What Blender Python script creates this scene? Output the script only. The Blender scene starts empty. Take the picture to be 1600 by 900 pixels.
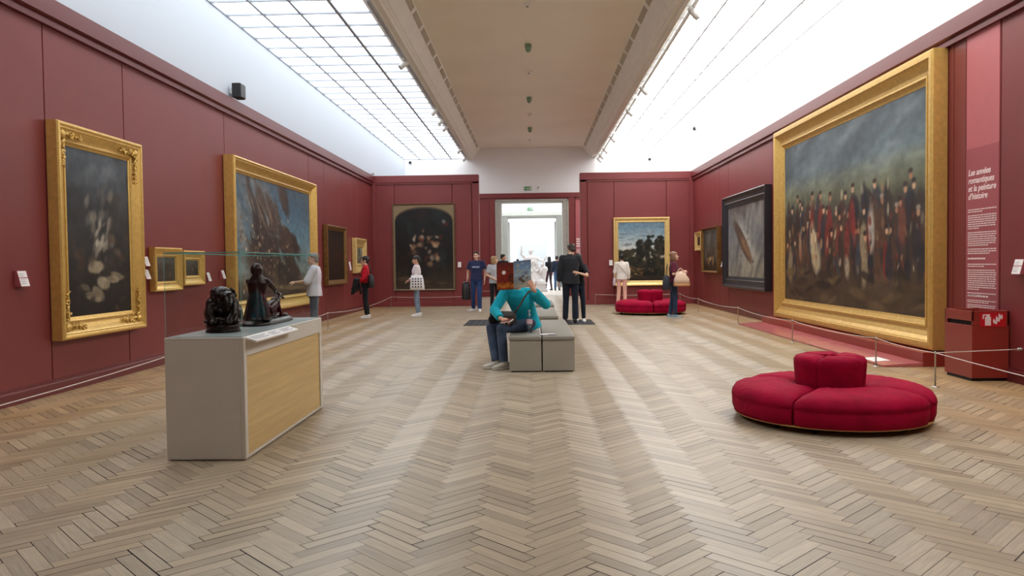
import bpy, math, random
import numpy as np
from mathutils import Vector, Matrix, Euler

S = bpy.context.scene
COL = S.collection
PI = math.pi
R = math.radians

# ------------------------------------------------------------------ camera, light, exposure
def set_camera():
    cd = bpy.data.cameras.new('camera')
    cd.sensor_width = 36.0
    cd.lens = 27.0
    cd.clip_start = 0.05
    cd.clip_end = 300
    cam = bpy.data.objects.new('camera', cd)
    COL.objects.link(cam)
    yc = Vector((32, 38, -1200)).normalized()
    xc = Vector((math.cos(.0125), math.sin(.0125), 0))
    xc = (xc - xc.dot(yc) * yc).normalized()
    zc = xc.cross(yc)
    m = Matrix((xc, yc, zc)).to_4x4()
    m.translation = (0, 0, 1.40)
    cam.matrix_world = m
    S.camera = cam

set_camera()
W = bpy.data.worlds.new('world')
S.world = W
W.use_nodes = True
W.node_tree.nodes['Background'].inputs[0].default_value = (.75, .87, 1, 1)
W.node_tree.nodes['Background'].inputs[1].default_value = .6
SKY_LEFT, SKY_RIGHT, SKY_FAR = 2.2, 3.5, 2.1       # radiance of the back-lit laylights
S.view_settings.view_transform = 'Standard'
S.view_settings.look = 'None'
S.view_settings.gamma = 1
S.view_settings.exposure = 0.6
S.view_settings.use_curve_mapping = False
S.cycles.use_denoising = True
S.cycles.max_bounces = 8
S.cycles.diffuse_bounces = 5
S.cycles.transparent_max_bounces = 16
S.cycles.sample_clamp_indirect = 6
S.cycles.caustics_reflective = False
S.cycles.caustics_refractive = False

# ------------------------------------------------------------------ materials
def srgb(r, g, b):
    f = lambda c: (c / 255) / 12.92 if c / 255 <= .04045 else ((c / 255 + .055) / 1.055) ** 2.4
    return (f(r), f(g), f(b))

def mat(name, col, rough=.5, metal=0., bump=0., bscale=60., vary=0., vscale=4., spec=.5, stretch=None, sheen=0., coat=0.):
    m = bpy.data.materials.new(name)
    m.use_nodes = True
    nt = m.node_tree
    b = nt.nodes['Principled BSDF']
    b.inputs['Base Color'].default_value = (*col, 1)
    b.inputs['Roughness'].default_value = rough
    b.inputs['Metallic'].default_value = metal
    b.inputs['Specular IOR Level'].default_value = spec
    b.inputs['Sheen Weight'].default_value = sheen
    b.inputs['Coat Weight'].default_value = coat
    tc = nt.nodes.new('ShaderNodeTexCoord')
    mp = nt.nodes.new('ShaderNodeMapping')
    nt.links.new(tc.outputs['Object'], mp.inputs[0])
    if stretch:
        mp.inputs['Scale'].default_value = stretch
    if vary or not bump:
        n = nt.nodes.new('ShaderNodeTexNoise')
        n.inputs['Scale'].default_value = vscale
        n.inputs['Detail'].default_value = 4
        nt.links.new(mp.outputs[0], n.inputs[0])
        r = nt.nodes.new('ShaderNodeValToRGB')
        v = vary or .03
        r.color_ramp.elements[0].position = .3
        r.color_ramp.elements[1].position = .7
        r.color_ramp.elements[0].color = (*[c * (1 - v) for c in col], 1)
        r.color_ramp.elements[1].color = (*[min(1, c * (1 + v)) for c in col], 1)
        nt.links.new(n.outputs[0], r.inputs[0])
        nt.links.new(r.outputs[0], b.inputs['Base Color'])
    if bump:
        n2 = nt.nodes.new('ShaderNodeTexNoise')
        n2.inputs['Scale'].default_value = bscale
        n2.inputs['Detail'].default_value = 5
        nt.links.new(mp.outputs[0], n2.inputs[0])
        bm = nt.nodes.new('ShaderNodeBump')
        bm.inputs['Strength'].default_value = bump
        bm.inputs['Distance'].default_value = .02
        nt.links.new(n2.outputs[0], bm.inputs['Height'])
        nt.links.new(bm.outputs[0], b.inputs['Normal'])
    return m

def emit_mat(name, col, strength):
    m = bpy.data.materials.new(name)
    m.use_nodes = True
    b = m.node_tree.nodes['Principled BSDF']
    b.inputs['Base Color'].default_value = (.8, .8, .8, 1)
    b.inputs['Roughness'].default_value = .4
    b.inputs['Emission Color'].default_value = (*col, 1)
    b.inputs['Emission Strength'].default_value = strength
    return m

def attr_mat(name, rough=.5, bump=.25, bscale=90, coat=0.):
    m = bpy.data.materials.new(name)
    m.use_nodes = True
    nt = m.node_tree
    b = nt.nodes['Principled BSDF']
    b.inputs['Roughness'].default_value = rough
    b.inputs['Coat Weight'].default_value = coat
    b.inputs['Specular IOR Level'].default_value = .3
    a = nt.nodes.new('ShaderNodeAttribute')
    a.attribute_name = 'Col'
    nt.links.new(a.outputs['Color'], b.inputs['Base Color'])
    if bump:
        tc = nt.nodes.new('ShaderNodeTexCoord')
        n = nt.nodes.new('ShaderNodeTexNoise')
        n.inputs['Scale'].default_value = bscale
        nt.links.new(tc.outputs['Object'], n.inputs[0])
        bm = nt.nodes.new('ShaderNodeBump')
        bm.inputs['Strength'].default_value = bump
        bm.inputs['Distance'].default_value = .005
        nt.links.new(n.outputs[0], bm.inputs['Height'])
        nt.links.new(bm.outputs[0], b.inputs['Normal'])
    return m

def glass_mat(name, tint, base=.010, rough=0.0):
    m = bpy.data.materials.new(name)
    m.use_nodes = True
    nt = m.node_tree
    nt.nodes.remove(nt.nodes['Principled BSDF'])
    out = [n for n in nt.nodes if n.type == 'OUTPUT_MATERIAL'][0]
    t = nt.nodes.new('ShaderNodeBsdfTransparent')
    t.inputs[0].default_value = (*tint, 1)
    g = nt.nodes.new('ShaderNodeBsdfGlossy')
    g.inputs['Roughness'].default_value = rough
    fr = nt.nodes.new('ShaderNodeLayerWeight'); fr.inputs[0].default_value = .5
    pw = nt.nodes.new('ShaderNodeMath'); pw.operation = 'POWER'; pw.inputs[1].default_value = 5.0
    ma = nt.nodes.new('ShaderNodeMath'); ma.operation = 'MULTIPLY_ADD'; ma.inputs[1].default_value = .12; ma.inputs[2].default_value = base
    nt.links.new(fr.outputs['Facing'], pw.inputs[0]); nt.links.new(pw.outputs[0], ma.inputs[0])
    mx = nt.nodes.new('ShaderNodeMixShader')
    nt.links.new(ma.outputs[0], mx.inputs[0])
    nt.links.new(t.outputs[0], mx.inputs[1])
    nt.links.new(g.outputs[0], mx.inputs[2])
    nt.links.new(mx.outputs[0], out.inputs[0])
    return m

MT = {}
MT['red_wall'] = mat('red wall paint', srgb(125, 51, 52), .42, vary=.05, vscale=1.5, bump=.02, bscale=150)
MT['red_trim'] = mat('red trim paint', srgb(106, 40, 44), .35, vary=.04)
MT['pink_panel'] = mat('pink printed panel', srgb(184, 100, 104), .5)
MT['pink_dark'] = mat('pink printed block', srgb(162, 80, 86), .5)
MT['red_box'] = mat('red lacquered metal', srgb(144, 52, 44), .3, vary=.05)
MT['red_slab'] = mat('red lacquered board', srgb(178, 100, 100), .22, vary=.05)
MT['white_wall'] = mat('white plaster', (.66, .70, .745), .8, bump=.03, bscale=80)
MT['white_bright'] = mat('brightened white plaster', (.86, .87, .88), .8, bump=.03, bscale=80)  # the same plaster made lighter, strong light put into the colour
MT['white_shaded'] = mat('shaded white plaster', (.57, .63, .70), .8, bump=.03, bscale=80)  # the same plaster darkened and blued, dimmer light put into the colour
MT['ceiling'] = mat('cream plaster', (.90, .85, .77), .7, vary=.03, vscale=.6)
MT['moulding'] = mat('pale moulding paint', (.84, .83, .79), .6)
MT['stone'] = mat('grey stone', srgb(172, 172, 164), .6, vary=.06, vscale=6)
MT['grey_panel'] = mat('grey panelling', srgb(186, 190, 184), .6)
MT['dark_joint'] = mat('dark joint', srgb(45, 14, 18), .8)
MT['bar'] = mat('grey glazing bar', (.36, .40, .46), .5)  # white bars toned grey-blue, as they look against the light
MT['white_metal'] = mat('white metal', srgb(225, 225, 222), .4)
MT['dark_metal'] = mat('dark metal', srgb(40, 42, 46), .45)
MT['steel'] = mat('brushed steel', srgb(190, 186, 178), .35, metal=.8)
MT['cord'] = mat('pale cord', srgb(208, 196, 188), .7)
MT['gold'] = mat('gilt wood', srgb(222, 184, 104), .36, metal=.6, vary=.10, vscale=16, bump=.12, bscale=45)
MT['gold_pale'] = mat('pale gilt wood', srgb(236, 206, 136), .40, metal=.5, vary=.08, vscale=10, bump=.2, bscale=40)
MT['gold_dark'] = mat('dull gilt wood', srgb(126, 92, 48), .45, metal=.55, vary=.3, vscale=14, bump=.35, bscale=50)
MT['black_frame'] = mat('black frame lacquer', srgb(38, 40, 46), .35, vary=.1)
MT['thin_frame'] = mat('worn brown frame', srgb(104, 82, 56), .5, vary=.2, vscale=9)
MT['canvas'] = attr_mat('oil paint', .42, .3, 70)
MT['print'] = attr_mat('printed paper', .35, 0)
MT['paper'] = mat('white card', srgb(236, 232, 230), .6)
MT['paper_grey'] = mat('grey print', srgb(170, 165, 170), .6)
MT['white_ink'] = mat('white lettering', srgb(244, 226, 226), .6)
MT['oak'] = mat('pale oak veneer', srgb(204, 174, 118), .5, vary=.10, vscale=3.0, stretch=(3, .5, 12), bump=.05, bscale=30)
MT['plinth'] = mat('warm grey lacquer', srgb(206, 200, 188), .45)
MT['plinth_top'] = mat('grey top board', srgb(160, 166, 168), .3)
MT['bench'] = mat('grey bench lacquer', srgb(158, 154, 142), .45)
MT['leather'] = mat('grey leatherette', srgb(140, 137, 127), .42, bump=.1, bscale=200)
MT['glass'] = glass_mat('clear glass', (.955, .975, .97))
MT['glass_edge'] = mat('green glass edge', srgb(112, 172, 168), .2)
MT['bronze'] = mat('dark bronze', srgb(42, 34, 32), .28, metal=.7, vary=.4, vscale=14, bump=.3, bscale=30)
MT['marble'] = mat('white marble', (.72, .72, .71), .45, bump=.15, bscale=14)
MT['velvet'] = mat('crimson velvet', srgb(152, 3, 47), .8, vary=.18, vscale=6, bump=.35, bscale=16, spec=.12)
MT['braid'] = mat('gold braid', srgb(176, 134, 70), .6)
MT['rubber'] = mat('black rubber', srgb(22, 22, 23), .6)
MT['green_sign'] = mat('green sign face', srgb(38, 140, 84), .5)
MT['lens_green'] = mat('green tinted dome', srgb(120, 150, 122), .12, metal=.3)
MT['sign_red'] = mat('red sign face', srgb(196, 28, 40), .4)
MT['slot'] = mat('dark slot', (.008, .006, .006), .9)
MT['pane_left'] = emit_mat('back-lit frosted pane', (.93, .97, 1.0), SKY_LEFT)
MT['pane_right'] = emit_mat('back-lit frosted pane bright', (1.0, .99, .97), SKY_RIGHT)
MT['pane_far'] = emit_mat('back-lit frosted pane far', (1.0, 1.0, 1.0), SKY_FAR)

# ------------------------------------------------------------------ mesh helper
class M:
    def __init__(s):
        s.v, s.f, s.mi, s.sm = [], [], [], []
    def add(s, vs, fs, mi=0, smooth=False):
        o = len(s.v)
        s.v += [tuple(p) for p in vs]
        s.f += [tuple(i + o for i in f) for f in fs]
        s.mi += [mi] * len(fs)
        s.sm += [smooth] * len(fs)
        return s
    def box(s, x0, x1, y0, y1, z0, z1, mi=0):
        vs = [(x, y, z) for z in (z0, z1) for y in (y0, y1) for x in (x0, x1)]
        return s.add(vs, [(0, 2, 3, 1), (4, 5, 7, 6), (0, 1, 5, 4), (2, 6, 7, 3), (0, 4, 6, 2), (1, 3, 7, 5)], mi)
    def obox(s, c, ax, ay, az, mi=0):      # oriented box, half axes
        c, ax, ay, az = map(Vector, (c, ax, ay, az))
        vs = [c + ax * i + ay * j + az * k for k in (-1, 1) for j in (-1, 1) for i in (-1, 1)]
        return s.add(vs, [(0, 2, 3, 1), (4, 5, 7, 6), (0, 1, 5, 4), (2, 6, 7, 3), (0, 4, 6, 2), (1, 3, 7, 5)], mi)
    def rings(s, rs, closed_ends=True, smooth=True, mi=0, loop=False):
        n = len(rs[0])
        vs = [p for r in rs for p in r]
        fs = []
        K = len(rs)
        for k in range(K if loop else K - 1):
            a, b = k * n, ((k + 1) % K) * n
            for i in range(n):
                j = (i + 1) % n
                fs.append((a + i, a + j, b + j, b + i))
        s.add(vs, fs, mi, smooth)
        if closed_ends and not loop:
            o = len(s.v) - len(vs)
            s.f.append(tuple(o + i for i in reversed(range(n)))); s.mi.append(mi); s.sm.append(False)
            s.f.append(tuple(o + (K - 1) * n + i for i in range(n))); s.mi.append(mi); s.sm.append(False)
        return s
    def lathe(s, prof, c=(0, 0, 0), n=24, mi=0, smooth=True, sx=1, sy=1):
        rs = [[(c[0] + r * sx * math.cos(2 * PI * i / n), c[1] + r * sy * math.sin(2 * PI * i / n), c[2] + z) for i in range(n)] for r, z in prof]
        return s.rings(rs, True, smooth, mi)
    def tube(s, pts, r, n=8, mi=0, cap=True):
        pts = [Vector(p) for p in pts]
        rr = r if isinstance(r, (list, tuple)) else [r] * len(pts)
        rs = []
        up = None
        for k, p in enumerate(pts):
            d = (pts[min(k + 1, len(pts) - 1)] - pts[max(k - 1, 0)]).normalized()
            if up is None:
                up = d.orthogonal().normalized()
            up = (up - up.dot(d) * d)
            up = up.normalized() if up.length > 1e-6 else d.orthogonal().normalized()
            w = d.cross(up)
            rs.append([p + (up * math.cos(2 * PI * i / n) + w * math.sin(2 * PI * i / n)) * rr[k] for i in range(n)])
        return s.rings(rs, cap, True, mi)
    def cyl(s, p0, p1, r0, r1=None, n=16, mi=0):
        return s.tube([p0, p1], [r0, r0 if r1 is None else r1], n, mi)
    def ell(s, c, r, rot=None, n=16, m=10, mi=0):
        c = Vector(c)
        rs = []
        for k in range(1, m):
            t = PI * k / m
            ring = []
            for i in range(n):
                a = 2 * PI * i / n
                p = Vector((r[0] * math.sin(t) * math.cos(a), r[1] * math.sin(t) * math.sin(a), -r[2] * math.cos(t)))
                ring.append(c + (rot @ p if rot else p))
            rs.append(ring)
        o = len(s.v)
        s.rings(rs, False, True, mi)
        lo = Vector((0, 0, -r[2])); hi = Vector((0, 0, r[2]))
        lo = c + (rot @ lo if rot else lo); hi = c + (rot @ hi if rot else hi)
        a = len(s.v)
        s.v += [tuple(lo), tuple(hi)]
        for i in range(n):
            j = (i + 1) % n
            s.f.append((a, o + j, o + i)); s.f.append((a + 1, o + (m - 2) * n + i, o + (m - 2) * n + j))
            s.mi += [mi, mi]; s.sm += [True, True]
        return s
    def rcone(s, p0, r0, p1, r1, n=12, e0=True, e1=True, mi=0):
        s.cyl(p0, p1, r0, r1, n, mi)
        if e0: s.ell(p0, (r0,) * 3, None, n, 8, mi)
        if e1: s.ell(p1, (r1,) * 3, None, n, 8, mi)
        return s
    def loft(s, secs, n=24, mi=0, pw=2.0):   # secs: (centre, half-width vector, half-depth vector)
        rs = []
        for c, a, b in secs:
            c, a, b = Vector(c), Vector(a), Vector(b)
            ring = []
            for i in range(n):
                t = 2 * PI * i / n
                ct, st = math.cos(t), math.sin(t)
                ring.append(c + a * math.copysign(abs(ct) ** (2 / pw), ct) + b * math.copysign(abs(st) ** (2 / pw), st))
            rs.append(ring)
        return s.rings(rs, True, True, mi)
    def mesh(s, name, mats):
        me = bpy.data.meshes.new(name)
        me.from_pydata([tuple(map(float, p)) for p in s.v], [], s.f)
        for m_ in mats:
            me.materials.append(m_)
        me.polygons.foreach_set('material_index', s.mi)
        me.polygons.foreach_set('use_smooth', s.sm)
        me.update()
        return me
    def obj(s, name, m_, parent=None, loc=(0, 0, 0), bevel=0, seg=2, rot=None):
        mats = m_ if isinstance(m_, (list, tuple)) else [m_]
        o = bpy.data.objects.new(name, s.mesh(name, mats))
        COL.objects.link(o)
        o.location = loc
        if rot: o.rotation_euler = rot
        if parent: o.parent = parent
        if bevel:
            b = o.modifiers.new('bevel', 'BEVEL')
            b.width = bevel; b.segments = seg; b.limit_method = 'ANGLE'; b.angle_limit = R(40)
        return o
    def fused(s, name, m_, parent=None, voxel=.01, smooth=4, loc=(0, 0, 0)):
        """one continuous skin over the overlapping shapes"""
        tmp = bpy.data.objects.new('tmp', s.mesh('tmp', [m_]))
        COL.objects.link(tmp)
        r = tmp.modifiers.new('r', 'REMESH'); r.mode = 'VOXEL'; r.voxel_size = voxel; r.use_smooth_shade = True
        if smooth:
            q = tmp.modifiers.new('s', 'SMOOTH'); q.factor = .5; q.iterations = smooth
        dg = bpy.context.evaluated_depsgraph_get()
        me = bpy.data.meshes.new_from_object(tmp.evaluated_get(dg))
        old = tmp.data
        bpy.data.objects.remove(tmp); bpy.data.meshes.remove(old)
        me.name = name
        me.materials.clear(); me.materials.append(m_)
        me.polygons.foreach_set('material_index', [0] * len(me.polygons))
        me.polygons.foreach_set('use_smooth', [True] * len(me.polygons))
        o = bpy.data.objects.new(name, me)
        COL.objects.link(o)
        o.location = loc
        if parent: o.parent = parent
        return o

def tag(o, label, cat, group=None, kind=None):
    o['label'] = label
    o['category'] = cat
    if group: o['group'] = group
    if kind: o['kind'] = kind
    return o

def thing(name, label, cat, loc=(0, 0, 0), rz=0, group=None):
    o = bpy.data.objects.new(name, None)
    o.empty_display_size = .2
    COL.objects.link(o)
    o.location = loc
    o.rotation_euler = (0, 0, rz)
    return tag(o, label, cat, group)

def struct(o, label=None, cat='structure'):
    o['kind'] = 'structure'
    if label: o['label'] = label
    o['category'] = cat
    return o

def dup(root, loc, rz=None, label=None, group=None):
    r = root.copy(); COL.objects.link(r); r.location = loc
    if rz is not None: r.rotation_euler = (0, 0, rz)
    if label: r['label'] = label
    if group: r['group'] = group
    for ch in list(root.children):
        c = ch.copy(); COL.objects.link(c); c.parent = r
        for g in ch.children:
            d = g.copy(); COL.objects.link(d); d.parent = c
    return r

def text_mesh(name, body, size, m_, parent, loc, rot=(R(90), 0, 0), shear=0., extrude=.0008, bold=0.0, space=1.0):
    cu = bpy.data.curves.new(name, 'FONT')
    cu.body = body; cu.size = size; cu.shear = shear; cu.extrude = extrude; cu.offset = bold; cu.space_line = space
    t = bpy.data.objects.new(name, cu)
    COL.objects.link(t)
    dg = bpy.context.evaluated_depsgraph_get()
    me = bpy.data.meshes.new_from_object(t.evaluated_get(dg))
    bpy.data.objects.remove(t)
    me.materials.clear(); me.materials.append(m_)
    o = bpy.data.objects.new(name, me)
    COL.objects.link(o)
    o.location = loc; o.rotation_euler = rot
    if parent: o.parent = parent
    return o

# ------------------------------------------------------------------ the room
WX, HZ, DY = 5.40, 4.42, 33.0        # half width, red wall height, far wall
PY = 25.9                            # end screens left and right of the far opening
SKYZ, CEILZ = 5.92, 6.37
BACKY = -3.5

def build_floor():
    rnd = random.Random(4)
    n, w = 5, .080
    L = n * w
    q = 1 / math.sqrt(2)
    vs, fs, tone, uvs = [], [], [], []
    def plank(a0, a1, b0, b1, vert):
        g = rnd.choice((.0005, .0008, .0012, .0020, .0036))
        cs = [(a0 + g, b0 + g), (a1 - g, b0 + g), (a1 - g, b1 - g), (a0 + g, b1 - g)]
        du = rnd.random() * 40; dv = rnd.random() * 40; t = rnd.random()
        poly = [((a - b) * q, (a + b) * q, (b + du, a + dv) if vert else (a + du, b + dv)) for a, b in cs]
        for lim in (WX - .001, -WX + .001):          # saw the plank off at the wall
            out = []
            for i in range(len(poly)):
                A, B = poly[i - 1], poly[i]
                ia, ib = (A[0] <= lim, B[0] <= lim) if lim > 0 else (A[0] >= lim, B[0] >= lim)
                if ia != ib:
                    s_ = (lim - A[0]) / (B[0] - A[0])
                    out.append((lim, A[1] + s_ * (B[1] - A[1]), (A[2][0] + s_ * (B[2][0] - A[2][0]), A[2][1] + s_ * (B[2][1] - A[2][1]))))
                if ib: out.append(B)
            poly = out
            if len(poly) < 3: return
        o = len(vs)
        vs.extend((x, y, 0) for x, y, _ in poly)
        fs.append(tuple(range(o, o + len(poly))))
        tone.append(t)
        uvs.extend(c for _, _, c in poly)
    ymax, ymin = DY + 1.0, BACKY
    N = int(ymax / (w * q * 2)) + 80
    K0, K1 = int((ymin * math.sqrt(2) / 2 - 6) / w), int((ymax * math.sqrt(2) / 2 + 6) / w)
    for j in range(K0, K1):
        for k in range(-12, 13):
            x = j + 2 * n * k
            cxa, cyb = (x + n / 2) * w, (j + .5) * w
            X, Y = (cxa - cyb) * q, (cxa + cyb) * q
            if abs(X) < WX + .3 and ymin < Y < ymax:
                plank(x * w, (x + n) * w, j * w, (j + 1) * w, False)
            y0 = j - 2 * n + 1 + 2 * n * k
            cxa, cyb = (j + .5) * w, (y0 + n / 2) * w
            X, Y = (cxa - cyb) * q, (cxa + cyb) * q
            if abs(X) < WX + .3 and ymin < Y < ymax:
                plank(j * w, (j + 1) * w, y0 * w, (y0 + n) * w, True)
    npl = len(fs)
    o = len(vs)
    vs += [(-WX, BACKY, -.004), (WX, BACKY, -.004), (WX, DY + 1.2, -.004), (-WX, DY + 1.2, -.004)]
    fs.append((o, o + 1, o + 2, o + 3))
    me = bpy.data.meshes.new('floor')
    me.from_pydata(vs, [], fs)
    m = bpy.data.materials.new('herringbone oak')
    m.use_nodes = True
    nt = m.node_tree; b = nt.nodes['Principled BSDF']
    at = nt.nodes.new('ShaderNodeAttribute'); at.attribute_name = 'tone'
    uv = nt.nodes.new('ShaderNodeUVMap'); uv.uv_map = 'UVMap'
    mp = nt.nodes.new('ShaderNodeMapping'); mp.inputs['Scale'].default_value = (5, 70, 1)
    nt.links.new(uv.outputs[0], mp.inputs[0])
    gr = nt.nodes.new('ShaderNodeTexNoise'); gr.inputs['Scale'].default_value = 1.0; gr.inputs['Detail'].default_value = 5
    nt.links.new(mp.outputs[0], gr.inputs[0])
    ramp = nt.nodes.new('ShaderNodeValToRGB')
    e = ramp.color_ramp.elements
    e[0].position = 0; e[0].color = (*srgb(150, 136, 114), 1)
    e[1].position = 1; e[1].color = (*srgb(183, 169, 144), 1)
    for p_, c_ in ((.25, srgb(162, 148, 125)), (.5, srgb(170, 156, 132)), (.78, srgb(174, 159, 134))):
        k = ramp.color_ramp.elements.new(p_); k.color = (*c_, 1)
    nt.links.new(at.outputs['Fac'], ramp.inputs[0])
    # varnish worn off along the middle of the hall: golden near the walls, grey where people walk
    tc = nt.nodes.new('ShaderNodeTexCoord')
    sp = nt.nodes.new('ShaderNodeSeparateXYZ'); nt.links.new(tc.outputs['Object'], sp.inputs[0])
    ab = nt.nodes.new('ShaderNodeMath'); ab.operation = 'ABSOLUTE'; nt.links.new(sp.outputs[0], ab.inputs[0])
    wn = nt.nodes.new('ShaderNodeTexNoise'); wn.inputs['Scale'].default_value = .7; wn.inputs['Detail'].default_value = 3
    nt.links.new(tc.outputs['Object'], wn.inputs[0])
    ad = nt.nodes.new('ShaderNodeMath'); ad.operation = 'MULTIPLY_ADD'; ad.inputs[1].default_value = 3.0
    nt.links.new(wn.outputs[0], ad.inputs[0]); nt.links.new(ab.outputs[0], ad.inputs[2])
    mr = nt.nodes.new('ShaderNodeMapRange'); mr.inputs[1].default_value = 4.2; mr.inputs[2].default_value = 6.6
    nt.links.new(ad.outputs[0], mr.inputs[0])
    wear = nt.nodes.new('ShaderNodeMix'); wear.data_type = 'RGBA'; wear.blend_type = 'MULTIPLY'
    wear.inputs[7].default_value = (1.0, .78, .54, 1)
    nt.links.new(mr.outputs[0], wear.inputs[0]); nt.links.new(ramp.outputs[0], wear.inputs[6])
    gm = nt.nodes.new('ShaderNodeMapRange'); gm.inputs[1].default_value = .25; gm.inputs[2].default_value = .75
    gm.inputs[3].default_value = .78; gm.inputs[4].default_value = 1.14
    nt.links.new(gr.outputs[0], gm.inputs[0])
    vm = nt.nodes.new('ShaderNodeVectorMath'); vm.operation = 'SCALE'
    nt.links.new(wear.outputs[2], vm.inputs[0]); nt.links.new(gm.outputs[0], vm.inputs['Scale'])
    nt.links.new(vm.outputs[0], b.inputs['Base Color'])
    rr = nt.nodes.new('ShaderNodeMapRange'); rr.inputs[3].default_value = .34; rr.inputs[4].default_value = .46
    nt.links.new(gr.outputs[0], rr.inputs[0]); nt.links.new(rr.outputs[0], b.inputs['Roughness'])
    b.inputs['Specular IOR Level'].default_value = .5
    b.inputs['Anisotropic'].default_value = .5
    tg = nt.nodes.new('ShaderNodeTangent'); tg.direction_type = 'UV_MAP'; tg.uv_map = 'UVMap'
    nt.links.new(tg.outputs[0], b.inputs['Tangent'])
    bp = nt.nodes.new('ShaderNodeBump'); bp.inputs['Strength'].default_value = .12; bp.inputs['Distance'].default_value = .004
    nt.links.new(gr.outputs[0], bp.inputs['Height']); nt.links.new(bp.outputs[0], b.inputs['Normal'])
    me.materials.append(m)
    me.materials.append(mat('dark gap', srgb(34, 28, 24), .9))
    me.polygons.foreach_set('material_index', [0] * npl + [1])
    ta = me.attributes.new('tone', 'FLOAT', 'FACE')
    ta.data.foreach_set('value', tone + [0.0])
    uvl = me.uv_layers.new(name='UVMap')
    flat = [c for p in uvs for c in p] + [0, 0, 1, 0, 1, 1, 0, 1]
    uvl.data.foreach_set('uv', flat)
    f = bpy.data.objects.new('floor', me)
    COL.objects.link(f)
    return struct(f, 'herringbone oak parquet floor of the gallery', 'floor')
build_floor()

def panelled_side(name, sx, seams, label):
    """red wall cladding with open vertical joints, on x = sx * WX facing inwards"""
    m = M()
    ys = [BACKY] + sorted(seams) + [DY]
    x0, x1 = (sx * WX, sx * (WX + .16))
    lo, hi = min(x0, x1), max(x0, x1)
    for a, b in zip(ys[:-1], ys[1:]):
        m.box(lo, hi, a + .008, b - .008, 0, HZ, 0)
    m.box(min(sx * (WX + .05), sx * (WX + .15)), max(sx * (WX + .05), sx * (WX + .15)), BACKY, DY, 0, HZ - .01, 1)
    return struct(m.obj(name, [MT['red_wall'], MT['dark_joint']], bevel=.004, seg=1), label, 'wall')

panelled_side('wall_left', -1, [-.6, 3.1, 6.2, 8.45, 10.11, 13.45, 18.53, 19.9, 21.7, 23.0, 23.8], 'left red clad wall with dark vertical joints')
panelled_side('wall_right', 1, [-.6, 3.1, 6.2, 9.03, 9.74, 10.02, 17.47, 21.3, 22.3, 24.47], 'right red clad wall with dark vertical joints')

def cornice(name, pts, label, prof=((0, -.30), (.05, -.30), (.05, -.24), (.035, -.235), (.035, -.22), (.085, -.20), (.085, 0), (-.16, 0)), z=HZ):
    """profile (out, dz) swept along a wall line; pts = [(x, y, outx, outy), ...]"""
    m = M()
    rs = [[(x + ox * o, y + oy * o, z + dz) for o, dz in prof] for x, y, ox, oy in pts]
    m.rings(rs, True, False)
    return struct(m.obj(name, MT['red_trim']), label, 'trim')
cornice('trim_1', [(-WX, BACKY, 1, 0), (-WX, PY, 1, 0)], 'red cornice along the top of the left wall')
cornice('trim_2', [(WX, PY, -1, 0), (WX, BACKY, -1, 0)], 'red cornice along the top of the right wall')

def baseboard(name, pts, label):
    prof = ((0, 0), (.03, 0), (.03, .12), (.022, .135), (.012, .14), (.012, .165), (0, .17))
    m = M()
    m.rings([[(x + ox * o, y + oy * o, dz) for o, dz in prof] for x, y, ox, oy in pts], True, False)
    return struct(m.obj(name, MT['red_trim']), label, 'baseboard')
baseboard('baseboard_left', [(-WX, BACKY, 1, 0), (-WX, PY, 1, 0)], 'red baseboard of the left wall')
baseboard('baseboard_right', [(WX, PY, -1, 0), (WX, BACKY, -1, 0)], 'red baseboard of the right wall')

# end screens beside the opening, free-standing walls with a raised border
def screen(name, x0, x1, seams, inner, label):
    m = M()
    T = .38
    xs = [x0] + seams + [x1]
    for a, b in zip(xs[:-1], xs[1:]):
        m.box(a + .006, b - .006, PY, PY + T, 0, HZ, 0)
    m.box(x0 + .01, x1 - .01, PY + .04, PY + T - .02, 0, HZ - .01, 1)
    # raised border: top band and the upright nearest the opening, slim upright in the corner
    m.box(x0, x1, PY - .05, PY, HZ - .24, HZ, 0)
    m.box(x0, x1, PY - .03, PY, HZ - .30, HZ - .24, 0)
    if inner > 0:
        m.box(x1 - .22, x1, PY - .03, PY, 0, HZ - .24, 0)
        m.box(x0, x0 + .14, PY - .08, PY, 0, HZ - .24, 0)
    else:
        m.box(x0, x0 + .22, PY - .03, PY, 0, HZ - .24, 0)
        m.box(x1 - .14, x1, PY - .08, PY, 0, HZ - .24, 0)
    m.box(x0, x1, PY - .05, PY, 0, .15, 0)
    return struct(m.obj(name, [MT['red_wall'], MT['dark_joint']], bevel=.006, seg=1), label, 'wall')
screen('wall_end_left', -WX, -1.78, [-4.64, -2.68, -2.02], 1, 'red end screen wall left of the opening')
screen('wall_end_right', 1.62, WX, [1.86, 2.75, 4.50], -1, 'red end screen wall right of the opening')

# white upper walls and the far wall with the doorway
UX = WX + .06
m = M(); m.box(-UX - .2, -UX, BACKY, DY, HZ - .02, SKYZ + .6); struct(m.obj('wall_upper_left', MT['white_shaded']), 'white wall above the left red cladding', 'wall')
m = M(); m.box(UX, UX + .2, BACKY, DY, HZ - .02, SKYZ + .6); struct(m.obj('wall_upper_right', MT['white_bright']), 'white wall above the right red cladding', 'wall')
m = M(); m.box(-UX - .2, UX + .2, BACKY - .2, BACKY, 0, CEILZ + .3); struct(m.obj('wall_front', MT['white_bright']), 'white wall behind the camera', 'wall')

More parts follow.
